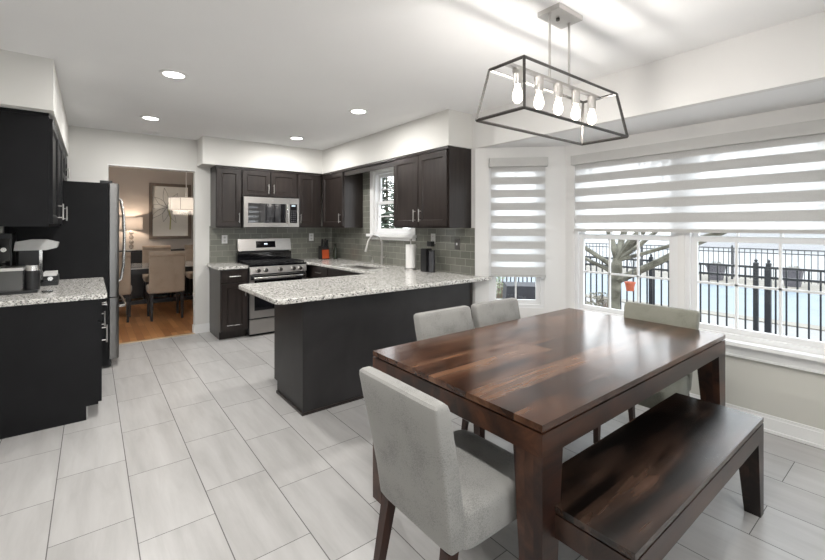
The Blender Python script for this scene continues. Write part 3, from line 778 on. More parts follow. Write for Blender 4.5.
for i in range(3):
    a = RX0 + .02 + i * .243; b_ = a + .234; m = MB(); zt = .943
    for xx in (a, b_ - .012): m.box(xx, xx + .012, RF + .03, RF + .52, zt - .012, zt)
    for yy in (RF + .03, RF + .15, RF + .27, RF + .39, RF + .508): m.box(a, b_, yy, yy + .012, zt - .012, zt)
    m.box((a + b_)/2 - .006, (a + b_)/2 + .006, RF + .03, RF + .52, zt - .012, zt)
    for xx in (a, b_ - .012):
        for yy in (RF + .03, RF + .508): m.box(xx, xx + .012, yy, yy + .012, .9155, zt - .012)
    link('grate', m, IRON, t)
m = MB(); m.box(RX0, RX1, YB - .10, YB - .012, .90, 1.045); link('rear_riser', m, BGLASS, t)
m = MB(); m.hexa([(RX0 + .005, YB - .11), (RX1 - .005, YB - .11), (RX1 - .005, YB - .012), (RX0 + .005, YB - .012)], [(RX0 + .005, YB - .075), (RX1 - .005, YB - .075), (RX1 - .005, YB - .012), (RX0 + .005, YB - .012)], 1.07, 1.235); m.bevel(.006); bg = link('backguard', m, STEEL, t)
m = MB(); m.box(RX0 + .02, RX1 - .02, YB - .07, YB - .012, 1.045, 1.07); link('backguard_neck', m, BLACK, t)
def slope_y(z): return YB - .11 + .035 * (z - 1.07) / .165
m = MB(); a, b_ = RX0 + .25, RX1 - .235
m.hexa([(a, slope_y(1.11) - .003), (b_, slope_y(1.11) - .003), (b_, slope_y(1.11) + .002), (a, slope_y(1.11) + .002)], [(a, slope_y(1.20) - .003), (b_, slope_y(1.20) - .003), (b_, slope_y(1.20) + .002), (a, slope_y(1.20) + .002)], 1.11, 1.20); link('display', m, BGLASS, bg)
m = MB(); c_ = (a + b_) / 2
for k in (-1, 0, 1): m.box(c_ + k * .016 - .005, c_ + k * .016 + .005, slope_y(1.16) - .0065, slope_y(1.16) - .0035, 1.153, 1.170)
link('clock_digits', m, emis('clock_light', (.75, .85, 1.0), 1.5), bg)

# ------------------------------------------------------------- microwave
MX0, MX1, MF = 1.583, 2.343, 5.655; MZa, MZb = 1.400, 1.808
t = thing('microwave', 'stainless over-the-range microwave hanging above the gas range', 'microwave', (MX0, MF, MZa))
m = MB(); m.box(MX0 + .004, MX1 - .004, MF + .03, YB - .012, MZa, MZb); link('body', m, plain('microwave_case', (.05, .05, .05), .4), t)
m = MB(); m.box(MX0, MX0 + .605, MF, MF + .03, MZa + .002, MZb - .002); m.bevel(.004); dd = link('door', m, STEEL, t)
m = MB(); m.box(MX0 + .055, MX0 + .565, MF - .002, MF + .001, MZa + .06, MZb - .085); link('door_window', m, MIRG, dd)
m = MB(); m.tube([(MX0 + .583, MF + .001, MZb - .095), (MX0 + .583, MF - .035, MZb - .11), (MX0 + .583, MF - .047, (MZa + MZb)/2), (MX0 + .583, MF - .035, MZa + .075), (MX0 + .583, MF + .001, MZa + .06)], .012, 12); link('door_handle', m, CHROME, dd, smooth=True)
m = MB(); m.cyl((MX0 + .385, MF - .003, MZb - .045), (MX0 + .385, MF + .001, MZb - .045), .011, n=20); link('badge', m, NICKEL, dd)
m = MB(); m.box(MX0 + .609, MX1, MF, MF + .03, MZa + .002, MZb - .002); m.bevel(.004); cp = link('control_panel', m, STEEL, t)
m = MB(); m.box(MX0 + .625, MX1 - .03, MF - .002, MF + .001, MZa + .06, MZb - .085); link('keypad', m, BGLASS, cp)
m = MB()
for r_ in range(6):
    for c_ in range(3): m.box(MX0 + .642 + c_ * .026, MX0 + .656 + c_ * .026, MF - .0032, MF - .0022, MZa + .075 + r_ * .03, MZa + .085 + r_ * .03)
link('keys', m, plain('key_print', (.12, .12, .13), .5), cp)
m = MB(); m.box(MX0 + .65, MX1 - .055, MF - .0032, MF - .0022, MZb - .115, MZb - .098); link('clock', m, emis('micro_clock', (.4, .5, .55), .6), cp)
m = MB(); m.box(MX0 + .02, MX1 - .02, MF + .02, MF + .3, MZa - .006, MZa - .0005); link('vent_grille', m, BLACK, t)

# ------------------------------------------------------------- refrigerator
FX1, FYa, FYb, FZ = .135, 5.105, 6.02, 1.842
t = thing('refrigerator', 'tall refrigerator with black sides and stainless doors beside the doorway', 'refrigerator', (XL + .4, FYa, 0))
m = MB(); m.box(XL + .01, FX1, FYa, FYb, .03, FZ); m.bevel(.004); link('cabinet_body', m, BLACKCAB, t)
m = MB(); m.box(XL + .05, FX1 - .05, FYa + .03, FYb - .03, 0, .03); m.box(FX1 - .05, FX1 + .02, FYa + .02, FYb - .02, .012, .075); link('base_grille', m, BLACK, t)
m = MB(); m.box(FX1 - .07, FX1 + .03, FYa + .01, FYa + .07, FZ, FZ + .025); link('hinge_cover', m, BLACK, t)
def fdoor(y0, y1, z0, z1, name='door'):
    m = MB(); m.prism(rounded([(FX1 + .004, y0), (FX1 + .085, y0 + .004), (FX1 + .085, y1 - .004), (FX1 + .004, y1)], [.006, .03, .03, .006]), z0, z1)
    return link(name, m, DSTEEL, t, smooth=True)
ym = (FYa + FYb) / 2
da = fdoor(FYa, ym - .003, .705, FZ); db = fdoor(ym + .003, FYb, .705, FZ); dc = fdoor(FYa, FYb, .085, .695, 'freezer_drawer')
def fhandle(par, y):
    X = FX1 + .085
    m = MB(); m.tube([(X - .004, y, 1.72), (X + .035, y, 1.70), (X + .058, y, 1.55), (X + .066, y, 1.28), (X + .058, y, .98), (X + .035, y, .83), (X - .004, y, .81)], .0125, 10); link('door_handle', m, CHROME, par, smooth=True)
fhandle(da, ym - .05); fhandle(db, ym + .05)
X = FX1 + .085
m = MB(); m.tube([(X - .004, FYa + .06, .60), (X + .045, FYa + .07, .60), (X + .058, FYa + .14, .60), (X + .06, ym, .60), (X + .058, FYb - .14, .60), (X + .045, FYb - .07, .60), (X - .004, FYb - .06, .60)], .0125, 10); link('drawer_handle', m, CHROME, dc, smooth=True)
m = MB(); m.box(X - .001, X + .004, FYa + .12, FYa + .25, 1.12, 1.42); m.bevel(.003); link('water_dispenser', m, BLACK, da)

# ------------------------------------------------------------- coffee corner
y = 4.72; x0, x1 = -.47, -.16
t = thing('pod_coffee_maker', 'white-topped pod coffee maker by the refrigerator side', 'coffee maker', (-.33, y, CT1))
m = MB(); m.box(-.48, -.225, y - .10, y + .10, CT1, CT1 + .035); m.bevel(.01, 3); link('base', m, BLACK, t, smooth=True)
m = MB(); m.box(-.47, -.34, y - .085, y + .085, CT1 + .036, CT1 + .30); m.bevel(.02, 3); link('body', m, BLACK, t, smooth=True)
m = MB(); prof = [(-.50, .300), (-.49, .372), (-.40, .390), (-.31, .388), (-.225, .362), (-.235, .318), (-.30, .300)]
vs = [[m.bm.verts.new((px, y + s, CT1 + pz)) for px, pz in prof] for s in (-.095, .095)]
m._f(vs[0]); m._f(vs[1][::-1])
for k in range(len(prof)): m._f([vs[0][k], vs[0][(k+1) % len(prof)], vs[1][(k+1) % len(prof)], vs[1][k]])
m.bevel(.01, 3); link('head', m, plain('pearl_plastic', (.55, .55, .54), .25), t, smooth=True)
m = MB(); m.box(-.345, -.325, y - .088, y - .05, CT1 + .05, CT1 + .30); link('front_strip', m, CHROME, t)
m = MB(); m.box(-.32, -.235, y - .09, y + .09, CT1 + .08, CT1 + .110); m.bevel(.01, 3); m2 = link('drip_tray', m, WHITEP, t, smooth=True)
m = MB(); m.box(-.32, -.225, y - .09, y + .09, CT1 + .0355, CT1 + .079); m.bevel(.006); link('tray_support', m, BLACK, t)
m = MB(); m.cyl((-.275, y - .098, CT1 + .058), (-.275, y - .0905, CT1 + .058), .018, n=18); link('button', m, CHROME, t)
y = 4.30
t = thing('drip_coffee_maker', 'black coffee maker with a smoky water tank at the left edge', 'coffee maker', (-.5, y, CT1))
m = MB(); m.box(-.60, -.32, y - .12, y + .10, CT1, CT1 + .022); m.bevel(.006); link('base', m, BLACK, t)
m = MB(); m.box(-.59, -.405, y - .105, y + .02, CT1 + .0225, CT1 + .17); m.bevel(.012, 3)
def tank_mat():
    mm, nt, b = newmat('smoky_clear_tank'); b.inputs['Base Color'].default_value = (.22, .22, .22, 1); b.inputs['Roughness'].default_value = .08; b.inputs['Transmission Weight'].default_value = .5; return mm
link('water_tank', m, tank_mat(), t, smooth=True)
m = MB(); m.box(-.60, -.40, y - .115, y + .09, CT1 + .171, CT1 + .193); m.bevel(.006); link('lid', m, NICKEL, t)
m = MB(); m.cyl((-.355, y - .06, CT1 + .0225), (-.355, y - .06, CT1 + .165), .045, n=24); link('carafe', m, BLACK, t, smooth=True)
m = MB(); m.cyl((-.355, y - .06, CT1 + .1655), (-.355, y - .06, CT1 + .205), .040, .036, 24); link('carafe_lid', m, CHROME, t, smooth=True)
m = MB(); m.lathe([(.001, 0), (.032, 0), (.034, .006), (.034, .010), (.001, .011)], (-.265, 4.18, CT1), 24)
tag(link('coaster', m, plain('dark_coaster', (.06, .06, .06), .2), smooth=True), 'small dark round coaster on the left worktop', 'coaster')
t = thing('toaster_oven', 'black glass-fronted appliance behind the coffee maker at the left edge', 'appliance', (-.55, 4.78, CT1))
m = MB(); m.box(-.612, -.512, 4.66, 4.90, CT1, CT1 + .44); m.bevel(.008); link('body', m, BLACK, t)
m = MB(); m.box(-.600, -.524, 4.656, 4.6605, CT1 + .1, CT1 + .40); link('front_glass', m, BGLASS, t)
m = MB(); m.cyl((-.56, 4.64, CT1 + .31), (-.56, 4.6555, CT1 + .31), .018, n=16); link('dial', m, CHROME, t)

# ------------------------------------------------------------- dining table, bench, chairs
TX0, TX1, TY0, TY1, TZ = 1.158, 3.000, .800, 1.825, .762
t = thing('dining_table', 'large glossy walnut dining table with block legs under the pendant', 'table', (TX0, TY0, 0))
m = MB(); m.box(TX0, TX1, TY0, TY1, TZ - .024, TZ); m.bevel(.0025); link('tabletop', m, TABLEW, t)
m = MB(); g = .012; m.box(TX0 + g, TX1 - g, TY0 + g, TY1 - g, TZ - .031, TZ - .0245); link('shadow_gap', m, BLKWOOD, t)
m = MB(); za, zb = .652, TZ - .0315; th = .03
m.box(TX0, TX1, TY0, TY0 + th, za, zb); m.box(TX0, TX1, TY1 - th, TY1, za, zb); m.box(TX0, TX0 + th, TY0 + th, TY1 - th, za, zb); m.box(TX1 - th, TX1, TY0 + th, TY1 - th, za, zb)
link('apron', m, APRONW, t)
LEGT = table_wood('walnut_leg', (.010, .004, .003), (.036, .014, .008), (.075, .031, .016), .035, .35)
def leg(x, y, sx_, sy_, zt, top, bot, mat, par):
    m = MB()
    def q(w1, w2): return [(x, y), (x + sx_ * w1, y), (x + sx_ * w1, y + sy_ * w2), (x, y + sy_ * w2)]
    lo, hi = q(*bot), q(*top)
    if sx_ * sy_ < 0: lo, hi = lo[::-1], hi[::-1]
    m.hexa(lo, hi, 0, zt); m.bevel(.002); return link('leg', m, mat, par)
for x, y, a, b_ in ((TX0, TY0, 1, 1), (TX1, TY0, -1, 1), (TX1, TY1, -1, -1), (TX0, TY1, 1, -1)): leg(x, y, a, b_, za - .0005, (.118, .118), (.066, .075), LEGT, t)
BX0, BX1, BY_0, BY_1, BZ = 1.228, 2.605, .540, .925, .472
t = thing('dining_bench', 'dark wooden bench tucked along the near side of the walnut table', 'bench', (BX0, BY_0, 0))
m = MB(); m.box(BX0, BX1, BY_0, BY_1, BZ - .022, BZ); m.bevel(.002); link('bench_seat', m, BENCHW, t)
m = MB(); g = .010; m.box(BX0 + g, BX1 - g, BY_0 + g, BY_1 - g, BZ - .028, BZ - .0225); link('shadow_gap', m, BLKWOOD, t)
m = MB(); za2, zb2 = .365, BZ - .0285; th = .025
m.box(BX0, BX1, BY_0, BY_0 + th, za2, zb2); m.box(BX0, BX1, BY_1 - th, BY_1, za2, zb2); m.box(BX0, BX0 + th, BY_0 + th, BY_1 - th, za2, zb2); m.box(BX1 - th, BX1, BY_0 + th, BY_1 - th, za2, zb2)
link('apron', m, BENCHA if 'BENCHA' in globals() else table_wood('dark_bench_apron', (.010, .005, .0035), (.034, .016, .010), (.07, .035, .021), .5, .35), t)
LEGB = table_wood('dark_bench_leg', (.007, .0035, .0025), (.026, .012, .008), (.055, .027, .017), .04, .35)
for x, y, a, b_ in ((BX0, BY_0, 1, 1), (BX1, BY_0, -1, 1), (BX1, BY_1, -1, -1), (BX0, BY_1, 1, -1)): leg(x, y, a, b_, za2 - .0005, (.09, .092), (.05, .065), LEGB, t)

def superell(cx_, cy_, hx, hy, n=20, e=4.5):
    out = []
    for i in range(n):
        a = 2*PI*(i + .5)/n; c_, s_ = math.cos(a), math.sin(a)
        out.append((cx_ + hx * math.copysign(abs(c_)**(2/e), c_), cy_ + hy * math.copysign(abs(s_)**(2/e), s_)))
    return out
def make_chair(label, loc, rz, fab, name='dining_chair'):
    """local: back at y=0 side, seat runs to +y"""
    t = thing(name, label, 'chair', loc, rz)
    # backrest: tapered, slightly reclined, rounded
    m = MB(); rings = []
    for z, wd, yc, th in ((.350, .196, .103, .030), (.365, .207, .101, .038), (.48, .212, .088, .041), (.62, .221, .062, .039), (.76, .229, .030, .036), (.838, .232, .014, .034), (.853, .229, .011, .031), (.861, .220, .010, .022)):
        rings.append([m.bm.verts.new((px, py, z)) for px, py in superell(0, yc, wd, th, 32, 9)])
    m.loft(rings); link('backrest', m, fab, t, smooth=True, local=True)
    m = MB(); rings = []
    for z, k in ((.353, .985), (.366, 1.0), (.44, 1.0), (.462, .985), (.474, .93), (.480, .80)):
        rings.append([m.bm.verts.new((px, py, z)) for px, py in superell(0, .325, .222 * k, .222 * k, 36, 9)])
    m.loft(rings)
    link('seat', m, fab, t, smooth=True, local=True)
    for sx_ in (-1, 1):
        for fr in (0, 1):
            m = MB()
            if fr:
                top = (sx_ * .185, .505); bot = (sx_ * .188, .510); a, b_ = .022, .015
            else:
                top = (sx_ * .172, .092); bot = (sx_ * .180, .025); a, b_ = .022, .015
            sq = lambda c_, h_: [(c_[0] - h_, c_[1] - h_), (c_[0] + h_, c_[1] - h_), (c_[0] + h_, c_[1] + h_), (c_[0] - h_, c_[1] + h_)]
            m.hexa(sq(bot, b_), sq(top, a), 0, .352); m.bevel(.003)
            link('leg', m, LEGW, t, local=True)
    return t
ch = make_chair('grey upholstered dining chair seen from behind at the near end of the table', (.835, 1.165, 0), R(-90), FAB)
dup(ch, (1.83, 2.035, 0), PI, 'grey upholstered chair on the peninsula side of the table, left of the two')
dup(ch, (2.345, 2.035, 0), PI, 'grey upholstered chair on the peninsula side of the table, nearer the narrow blind')
make_chair('grey-green backed dining chair at the far table end below the bay window', (3.105, 1.195, 0), R(90), FABG)

# ------------------------------------------------------------- pendant over the table
PXc, PYc = 1.950, 1.250
t = thing('linear_pendant', 'open metal frame pendant with five bulbs hanging over the table', 'pendant light', (PXc, PYc, C))
m = MB(); m.box(PXc - .075, PXc + .145, PYc - .055, PYc + .075, C - .026, C - .0005); m.bevel(.003); link('canopy', m, NICKEL, t)
m = MB(); m.cyl((PXc + .02, PYc + .015, C - .026), (PXc + .02, PYc + .015, C - .038), .010, n=14); link('knob', m, GUN, t)
zt_, zb_ = 2.170, 1.925
for xx in (PXc - .062, PXc + .120):
    m = MB(); m.cyl((xx, PYc + .01, zt_), (xx, PYc + .01, C - .026), .0065, n=10); m.cyl((xx, PYc + .01, C - .036), (xx, PYc + .01, C - .026), .009, n=10); link('rod', m, NICKEL, t, smooth=True)
hx, hy, kx, ky = .425, .102, .475, .140
def bar(m, p, q, r=.0058):
    p, q = Vector(p), Vector(q); up = Vector((0, 0, 1)) if abs((q - p).normalized().z) < .8 else Vector((0, 1, 0))
    m.loft([m.ring(p, q - p, r * 1.41, 4, up), m.ring(q, q - p, r * 1.41, 4, up)])
m = MB(); T_ = [(PXc + a * hx, PYc + b_ * hy, zt_) for a, b_ in ((-1, -1), (1, -1), (1, 1), (-1, 1))]; B_ = [(PXc + a * kx, PYc + b_ * ky, zb_) for a, b_ in ((-1, -1), (1, -1), (1, 1), (-1, 1))]
for k in range(4): bar(m, T_[k], T_[(k+1) % 4]); bar(m, B_[k], B_[(k+1) % 4]); bar(m, T_[k], B_[k])
link('frame', m, GUN, t)
m = MB(); m.box(PXc - hx, PXc + hx, PYc - .012, PYc + .012, zt_ - .007, zt_ + .007); link('socket_bar', m, NICKEL, t)
bulbm = emis('bulb_glow', (1.0, .90, .76), 5.0)
for k in range(5):
    xx = PXc - .34 + .17 * k
    m = MB(); m.cyl((xx, PYc, zt_ - .082), (xx, PYc, zt_ - .007), .0225, n=18); m.cyl((xx, PYc, zt_ - .018), (xx, PYc, zt_ - .007), .025, n=18); so = link('socket', m, NICKEL, t, smooth=True)
    m = MB(); m.lathe([(.012, 0), (.013, -.010), (.020, -.030), (.0245, -.052), (.0225, -.070), (.012, -.084), (.001, -.088)], (xx, PYc, zt_ - .082), 18); link('bulb', m, bulbm, so, smooth=True)
    ld = bpy.data.lights.new('bulb_light', 'POINT'); ld.energy = BULB_W; ld.color = (1, .96, .91); ld.shadow_soft_size = .03
    lo = bpy.data.objects.new('bulb_light', ld); col.objects.link(lo); lo.location = (xx, PYc, 1.955); lo.parent = None

# ------------------------------------------------------------- recessed ceiling lights and vent
lens = emis('downlight_glow', (1.0, .98, .94), 6.0)
cans = [((.485, 3.53), 'recessed ceiling light nearest the camera over the left aisle', 1), ((.49, 5.10), 'recessed ceiling light near the doorway vent', 1),
        ((2.08, 3.54), 'recessed ceiling light above the peninsula', 1), ((2.08, 5.10), 'recessed ceiling light in front of the microwave', 1),
        ((.485, 1.95), 'added unseen recessed fill light above the open floor', 0), ((.485, .35), 'added unseen recessed fill light overhead near the camera', 0),  # from here on: lamps out of view, added to brighten the room
        ((.485, -1.3), 'added unseen recessed fill light behind the camera, left', 0), ((2.2, -1.3), 'added unseen recessed fill light behind the camera, right', 0), ((-1.8, .35), 'added unseen recessed fill light in the side area near the camera', 0), ((-1.8, 1.9), 'added unseen recessed fill light in the side area ahead', 0)]
def can_light(x, y, P):
    ld = bpy.data.lights.new('downlight', 'AREA'); ld.shape = 'DISK'; ld.size = .13; ld.energy = P; ld.color = (1, .98, .95)
    lo = bpy.data.objects.new('downlight', ld); col.objects.link(lo); lo.location = (x, y, C - .022)
for (x, y), lab, vis in cans:
    t = thing('recessed_light', lab, 'ceiling light', (x, y, C), group='recessed ceiling lights')
    m = MB(); m.lathe([(.070, -.002), (.072, -.009), (.094, -.006), (.096, -.0005), (.070, -.0005), (.070, -.002)], (x, y, C), 36, cap=False); link('trim_ring', m, TRIM, t, smooth=True)
    m = MB(); m.cyl((x, y, C - .006), (x, y, C - .001), .0695, n=36); link('lens', m, lens, t)
    can_light(x, y, CAN_W)
x, y = .575, 5.86
t = thing('ceiling_vent', 'small white ceiling vent above the doorway', 'vent', (x, y, C))
m = MB(); a, b_ = .085, .06
for q in ((x - a, x + a, y - b_, y - b_ + .015), (x - a, x + a, y + b_ - .015, y + b_), (x - a, x - a + .015, y - b_ + .015, y + b_ - .015), (x + a - .015, x + a, y - b_ + .015, y + b_ - .015)): m.box(*q, C - .008, C - .0005)
link('frame', m, TRIM, t)
m = MB(); m.box(x - a + .015, x + a - .015, y - b_ + .015, y + b_ - .015, C - .003, C - .0005); link('backing', m, plain('vent_dark', (.04, .04, .04), .6), t)
m = MB()
for k in range(4): yy = y - b_ + .024 + k * .022; m.box(x - a + .015, x + a - .015, yy, yy + .005, C - .007, C - .003)
link('louvre', m, TRIM, t)

# ------------------------------------------------------------- dining room furniture
t = thing('glass_top_table', 'black dining table with a pale top beyond the doorway', 'table', (1.0, 8.3, 0))
m = MB(); m.box(-.15, 2.15, 7.80, 8.90, .735, .752); m.bevel(.003); link('tabletop', m, plain('pale_glass_top', (.55, .53, .50), .08), t)
m = MB(); m.box(-.10, 2.10, 7.85, 8.85, .65, .7345); link('apron', m, BLKWOOD, t)
for x, y in ((.05, 7.95), (1.95, 7.95), (.05, 8.75), (1.95, 8.75)):
    m = MB(); m.box(x - .05, x + .05, y - .05, y + .05, 0, .65); link('leg', m, BLKWOOD, t)
m = MB(); m.box(.1, 1.9, 8.3, 8.4, .1, .16); m.box(.0, .1, 8.0, 8.7, .1, .16); m.box(1.9, 2.0, 8.0, 8.7, .1, .16); link('stretcher', m, BLKWOOD, t)
def parsons(label, loc, rz, sw=.235):
    t = thing('parsons_chair', label, 'chair', loc, rz)
    m = MB(); rings = []
    for z, yc, th in ((.42, .03, .035), (.6, .02, .035), (.85, .0, .035), (.96, -.008, .036)): rings.append([m.bm.verts.new((px, py, z)) for px, py in superell(0, yc, sw, th, 24, 8)])
    m.loft(rings)
    m.cyl((-sw, -.018, .995), (sw, -.018, .995), .045, n=16)
    link('backrest', m, LEATH, t, smooth=True, local=True)
    m = MB(); rings = []
    for z, k in ((.40, .98), (.42, 1), (.48, 1), (.50, .95), (.507, .85)): rings.append([m.bm.verts.new((px, py, z)) for px, py in superell(0, .28, sw * k, .23 * k, 28, 8)])
    m.loft(rings); link('seat', m, LEATH, t, smooth=True, local=True)
    for sx_ in (-1, 1):
        for yy in (.02, .46):
            m = MB(); m.hexa(*[[(sx_*(sw-.035) - h_, yy - h_), (sx_*(sw-.035) + h_, yy - h_), (sx_*(sw-.035) + h_, yy + h_), (sx_*(sw-.035) - h_, yy + h_)] for h_ in (.015, .023)], 0, .4); link('leg', m, BLKWOOD, t, local=True)
    return t
pc = parsons('taupe scroll-back parsons chair, back turned, centred in the doorway', (.905, 7.20, 0), 0)
dup(pc, (.22, 7.36, 0), R(-6), 'taupe parsons chair half hidden behind the refrigerator door')
dup(pc, (1.00, 9.38, 0), PI, 'taupe parsons chair on the far side of the glass-topped table')
dup(pc, (1.62, 7.22, 0), R(4), 'taupe parsons chair beyond the doorway, mostly hidden by the right jamb')
dup(pc, (1.72, 9.38, 0), PI, 'taupe parsons chair on the far side of the table, at the right jamb')
t = thing('sideboard', 'long black sideboard against the taupe dining room wall', 'sideboard', (1.0, 9.55, 0))
m = MB(); m.box(.30, 2.2, 9.47, DB - .003, .05, .93); m.bevel(.004); link('body', m, BLKWOOD, t)
m = MB(); m.box(.28, 2.22, 9.455, DB - .003, .9305, .95); link('top', m, BLKWOOD, t)
for x in (.33, 2.12):
    m = MB(); m.box(x, x + .05, 9.49, 9.54, 0, .05); link('foot', m, BLKWOOD, t)
for k in range(3):
    a = .32 + k * .625; m = MB(); m.box(a, a + .61, 9.457, 9.4695, .08, .92); dd = link('door', m, BLKWOOD, t)
    m = MB(); m.box(a + .29, a + .32, 9.445, 9.4565, .5, .56); link('knob', m, NICKEL, dd)
# lamp on sideboard
lx, ly, lz = .60, 9.60, .951
t = thing('table_lamp', 'lit table lamp with stacked glass balls and a grey drum shade', 'lamp', (lx, ly, lz))
m = MB(); m.lathe([(.001, 0), (.07, 0), (.07, .012), (.03, .02), (.001, .02)], (lx, ly, lz), 24); link('base', m, NICKEL, t, smooth=True)
m = MB(); prof = [(.001, .02)]
for k in range(4):
    c0 = .075 + k * .088
    for a in range(0, 7):
        an = -PI/2 + PI * a / 6; prof.append((max(.008, .040 * math.cos(an)), c0 + .044 * math.sin(an)))
prof += [(.008, .385), (.008, .50), (.001, .50)]
m.lathe(prof, (lx, ly, lz), 20); 
mm, nt, b = newmat('cut_glass'); b.inputs['Base Color'].default_value = (.7, .66, .62, 1); b.inputs['Roughness'].default_value = .1; b.inputs['Transmission Weight'].default_value = .6
link('glass_stem', m, mm, t, smooth=True)
m = MB(); m.lathe([(.185, .40), (.18, .64)], (lx, ly - .0, lz), 36, cap=False); link('lamp_shade', m, SHADEG, t, smooth=True)
m = MB(); m.cyl((lx - .18, ly, lz + .62), (lx + .18, ly, lz + .62), .003, n=6); m.cyl((lx, ly - .18, lz + .62), (lx, ly + .18, lz + .62), .003, n=6); link('harp', m, NICKEL, t)
# keep the shade clear of the wall
ld = bpy.data.lights.new('lamp_bulb', 'POINT'); ld.energy = 9; ld.color = (1, .78, .60); ld.shadow_soft_size = .03
lo = bpy.data.objects.new('lamp_bulb', ld); col.objects.link(lo); lo.location = (lx, ly - .02, lz + .53)
for o_ in [t]: o_.location.y -= .06
lo.location.y -= .06
# framed flower drawing
AX0, AX1, AZ0, AZ1 = .905, 1.655, 1.155, 2.285
t = thing('framed_picture', 'framed pale flower line drawing on the taupe wall', 'picture', ((AX0 + AX1)/2, DB, AZ0))
fw = .06; m = MB(); y0, y1 = DB - .04, DB - .001
m.box(AX0, AX1, y0, y1, AZ0, AZ0 + fw); m.box(AX0, AX1, y0, y1, AZ1 - fw, AZ1); m.box(AX0, AX0 + fw, y0, y1, AZ0 + fw, AZ1 - fw); m.box(AX1 - fw, AX1, y0, y1, AZ0 + fw, AZ1 - fw); link('frame', m, plain('bronze_frame', (.16, .13, .105), .45), t)
m = MB(); m.box(AX0 + fw, AX1 - fw, DB - .02, DB - .001, AZ0 + fw, AZ1 - fw); cv = link('canvas', m, plain('pale_paper', (.86, .86, .82), .7, noise=.05, nscale=3), t)
m = MB(); yy = DB - .0215; cx_, cz_ = 1.22, 1.80
def petal(m, an, L, wd, r=.0035):
    d_ = Vector((math.cos(an), math.sin(an))); n_ = Vector((-d_.y, d_.x)); pts = []
    for s_ in (1, -1):
        pts = []
        for k in range(9):
            u = k / 8; q = d_ * (L * u) + n_ * (s_ * wd * math.sin(PI * u) * (1 - .3*u))
            X_, Z_ = min(max(cx_ + q.x, AX0 + fw + .005), AX1 - fw - .005), min(max(cz_ + q.y, AZ0 + fw + .005), AZ1 - fw - .005)
            pts.append((X_, yy, Z_))
        ok = [pts[0]]
        for p_ in pts[1:]:
            if (Vector(p_) - Vector(ok[-1])).length > .01: ok.append(p_)
        if len(ok) > 2: m.tube(ok, r, 5)
for k in range(9): petal(m, k * 2*PI/9 + .3, .30 + .05 * (k % 3), .055)
link('petals', m, plain('grey_ink', (.30, .30, .29), .7), cv)
m = MB(); m.tube([(cx_ + .02, yy, cz_ - .03), (cx_ + .06, yy, cz_ - .2), (cx_ + .05, yy, cz_ - .45)], .012, 6); link('stem', m, plain('yellow_green', (.50, .50, .26), .7), cv)
# dining pendant
t = thing('drum_pendant', 'lit drum pendant with a crystal fringe over the dining room table', 'pendant light', (1.32, 8.2, C))
m = MB(); m.cyl((1.32, 8.2, 1.90), (1.32, 8.2, C - .02), .008, n=8); link('rod', m, WHITEP, t)
m = MB(); m.cyl((1.32, 8.2, C - .02), (1.32, 8.2, C - .0005), .06, n=20); link('canopy', m, NICKEL, t)
m = MB(); m.lathe([(.27, 1.70), (.27, 1.91)], (1.32, 8.2, 0), 40, cap=False); link('drum_shade', m, SHADE, t, smooth=True)
m = MB(); m.lathe([(.271, 1.698), (.274, 1.698), (.274, 1.706), (.271, 1.706), (.271, 1.698)], (1.32, 8.2, 0), 40, cap=False); m.lathe([(.271, 1.904), (.274, 1.904), (.274, 1.912), (.271, 1.912), (.271, 1.904)], (1.32, 8.2, 0), 40, cap=False)
for a in range(8): m.box(1.32 + .272*math.cos(a*PI/4+.3) - .003, 1.32 + .272*math.cos(a*PI/4+.3) + .003, 8.2 + .272*math.sin(a*PI/4+.3) - .003, 8.2 + .272*math.sin(a*PI/4+.3) + .003, 1.70, 1.91)
link('shade_rims', m, plain('rim_brown', (.2, .15, .12), .5), t)
m = MB()
for k in range(28):
    a = 2*PI*k/28; px, py = 1.32 + .20*math.cos(a), 8.2 + .20*math.sin(a); m.cyl((px, py, 1.62), (px, py, 1.69), .006, .004, 5)
m.lathe([(.195, 1.688), (.205, 1.688), (.205, 1.694), (.195, 1.694), (.195, 1.688)], (1.32, 8.2, 0), 28, cap=False)
link('crystal_fringe', m, plain('crystal', (.75, .72, .68), .1), t)
m = MB(); m.box(1.05, 1.59, 8.195, 8.205, 1.895, 1.90); link('spider', m, NICKEL, t)
ld = bpy.data.lights.new('drum_bulb', 'POINT'); ld.energy = 8; ld.color = (1, .90, .80); ld.shadow_soft_size = .06
lo = bpy.data.objects.new('drum_bulb', ld); col.objects.link(lo); lo.location = (1.32, 8.2, 1.8)

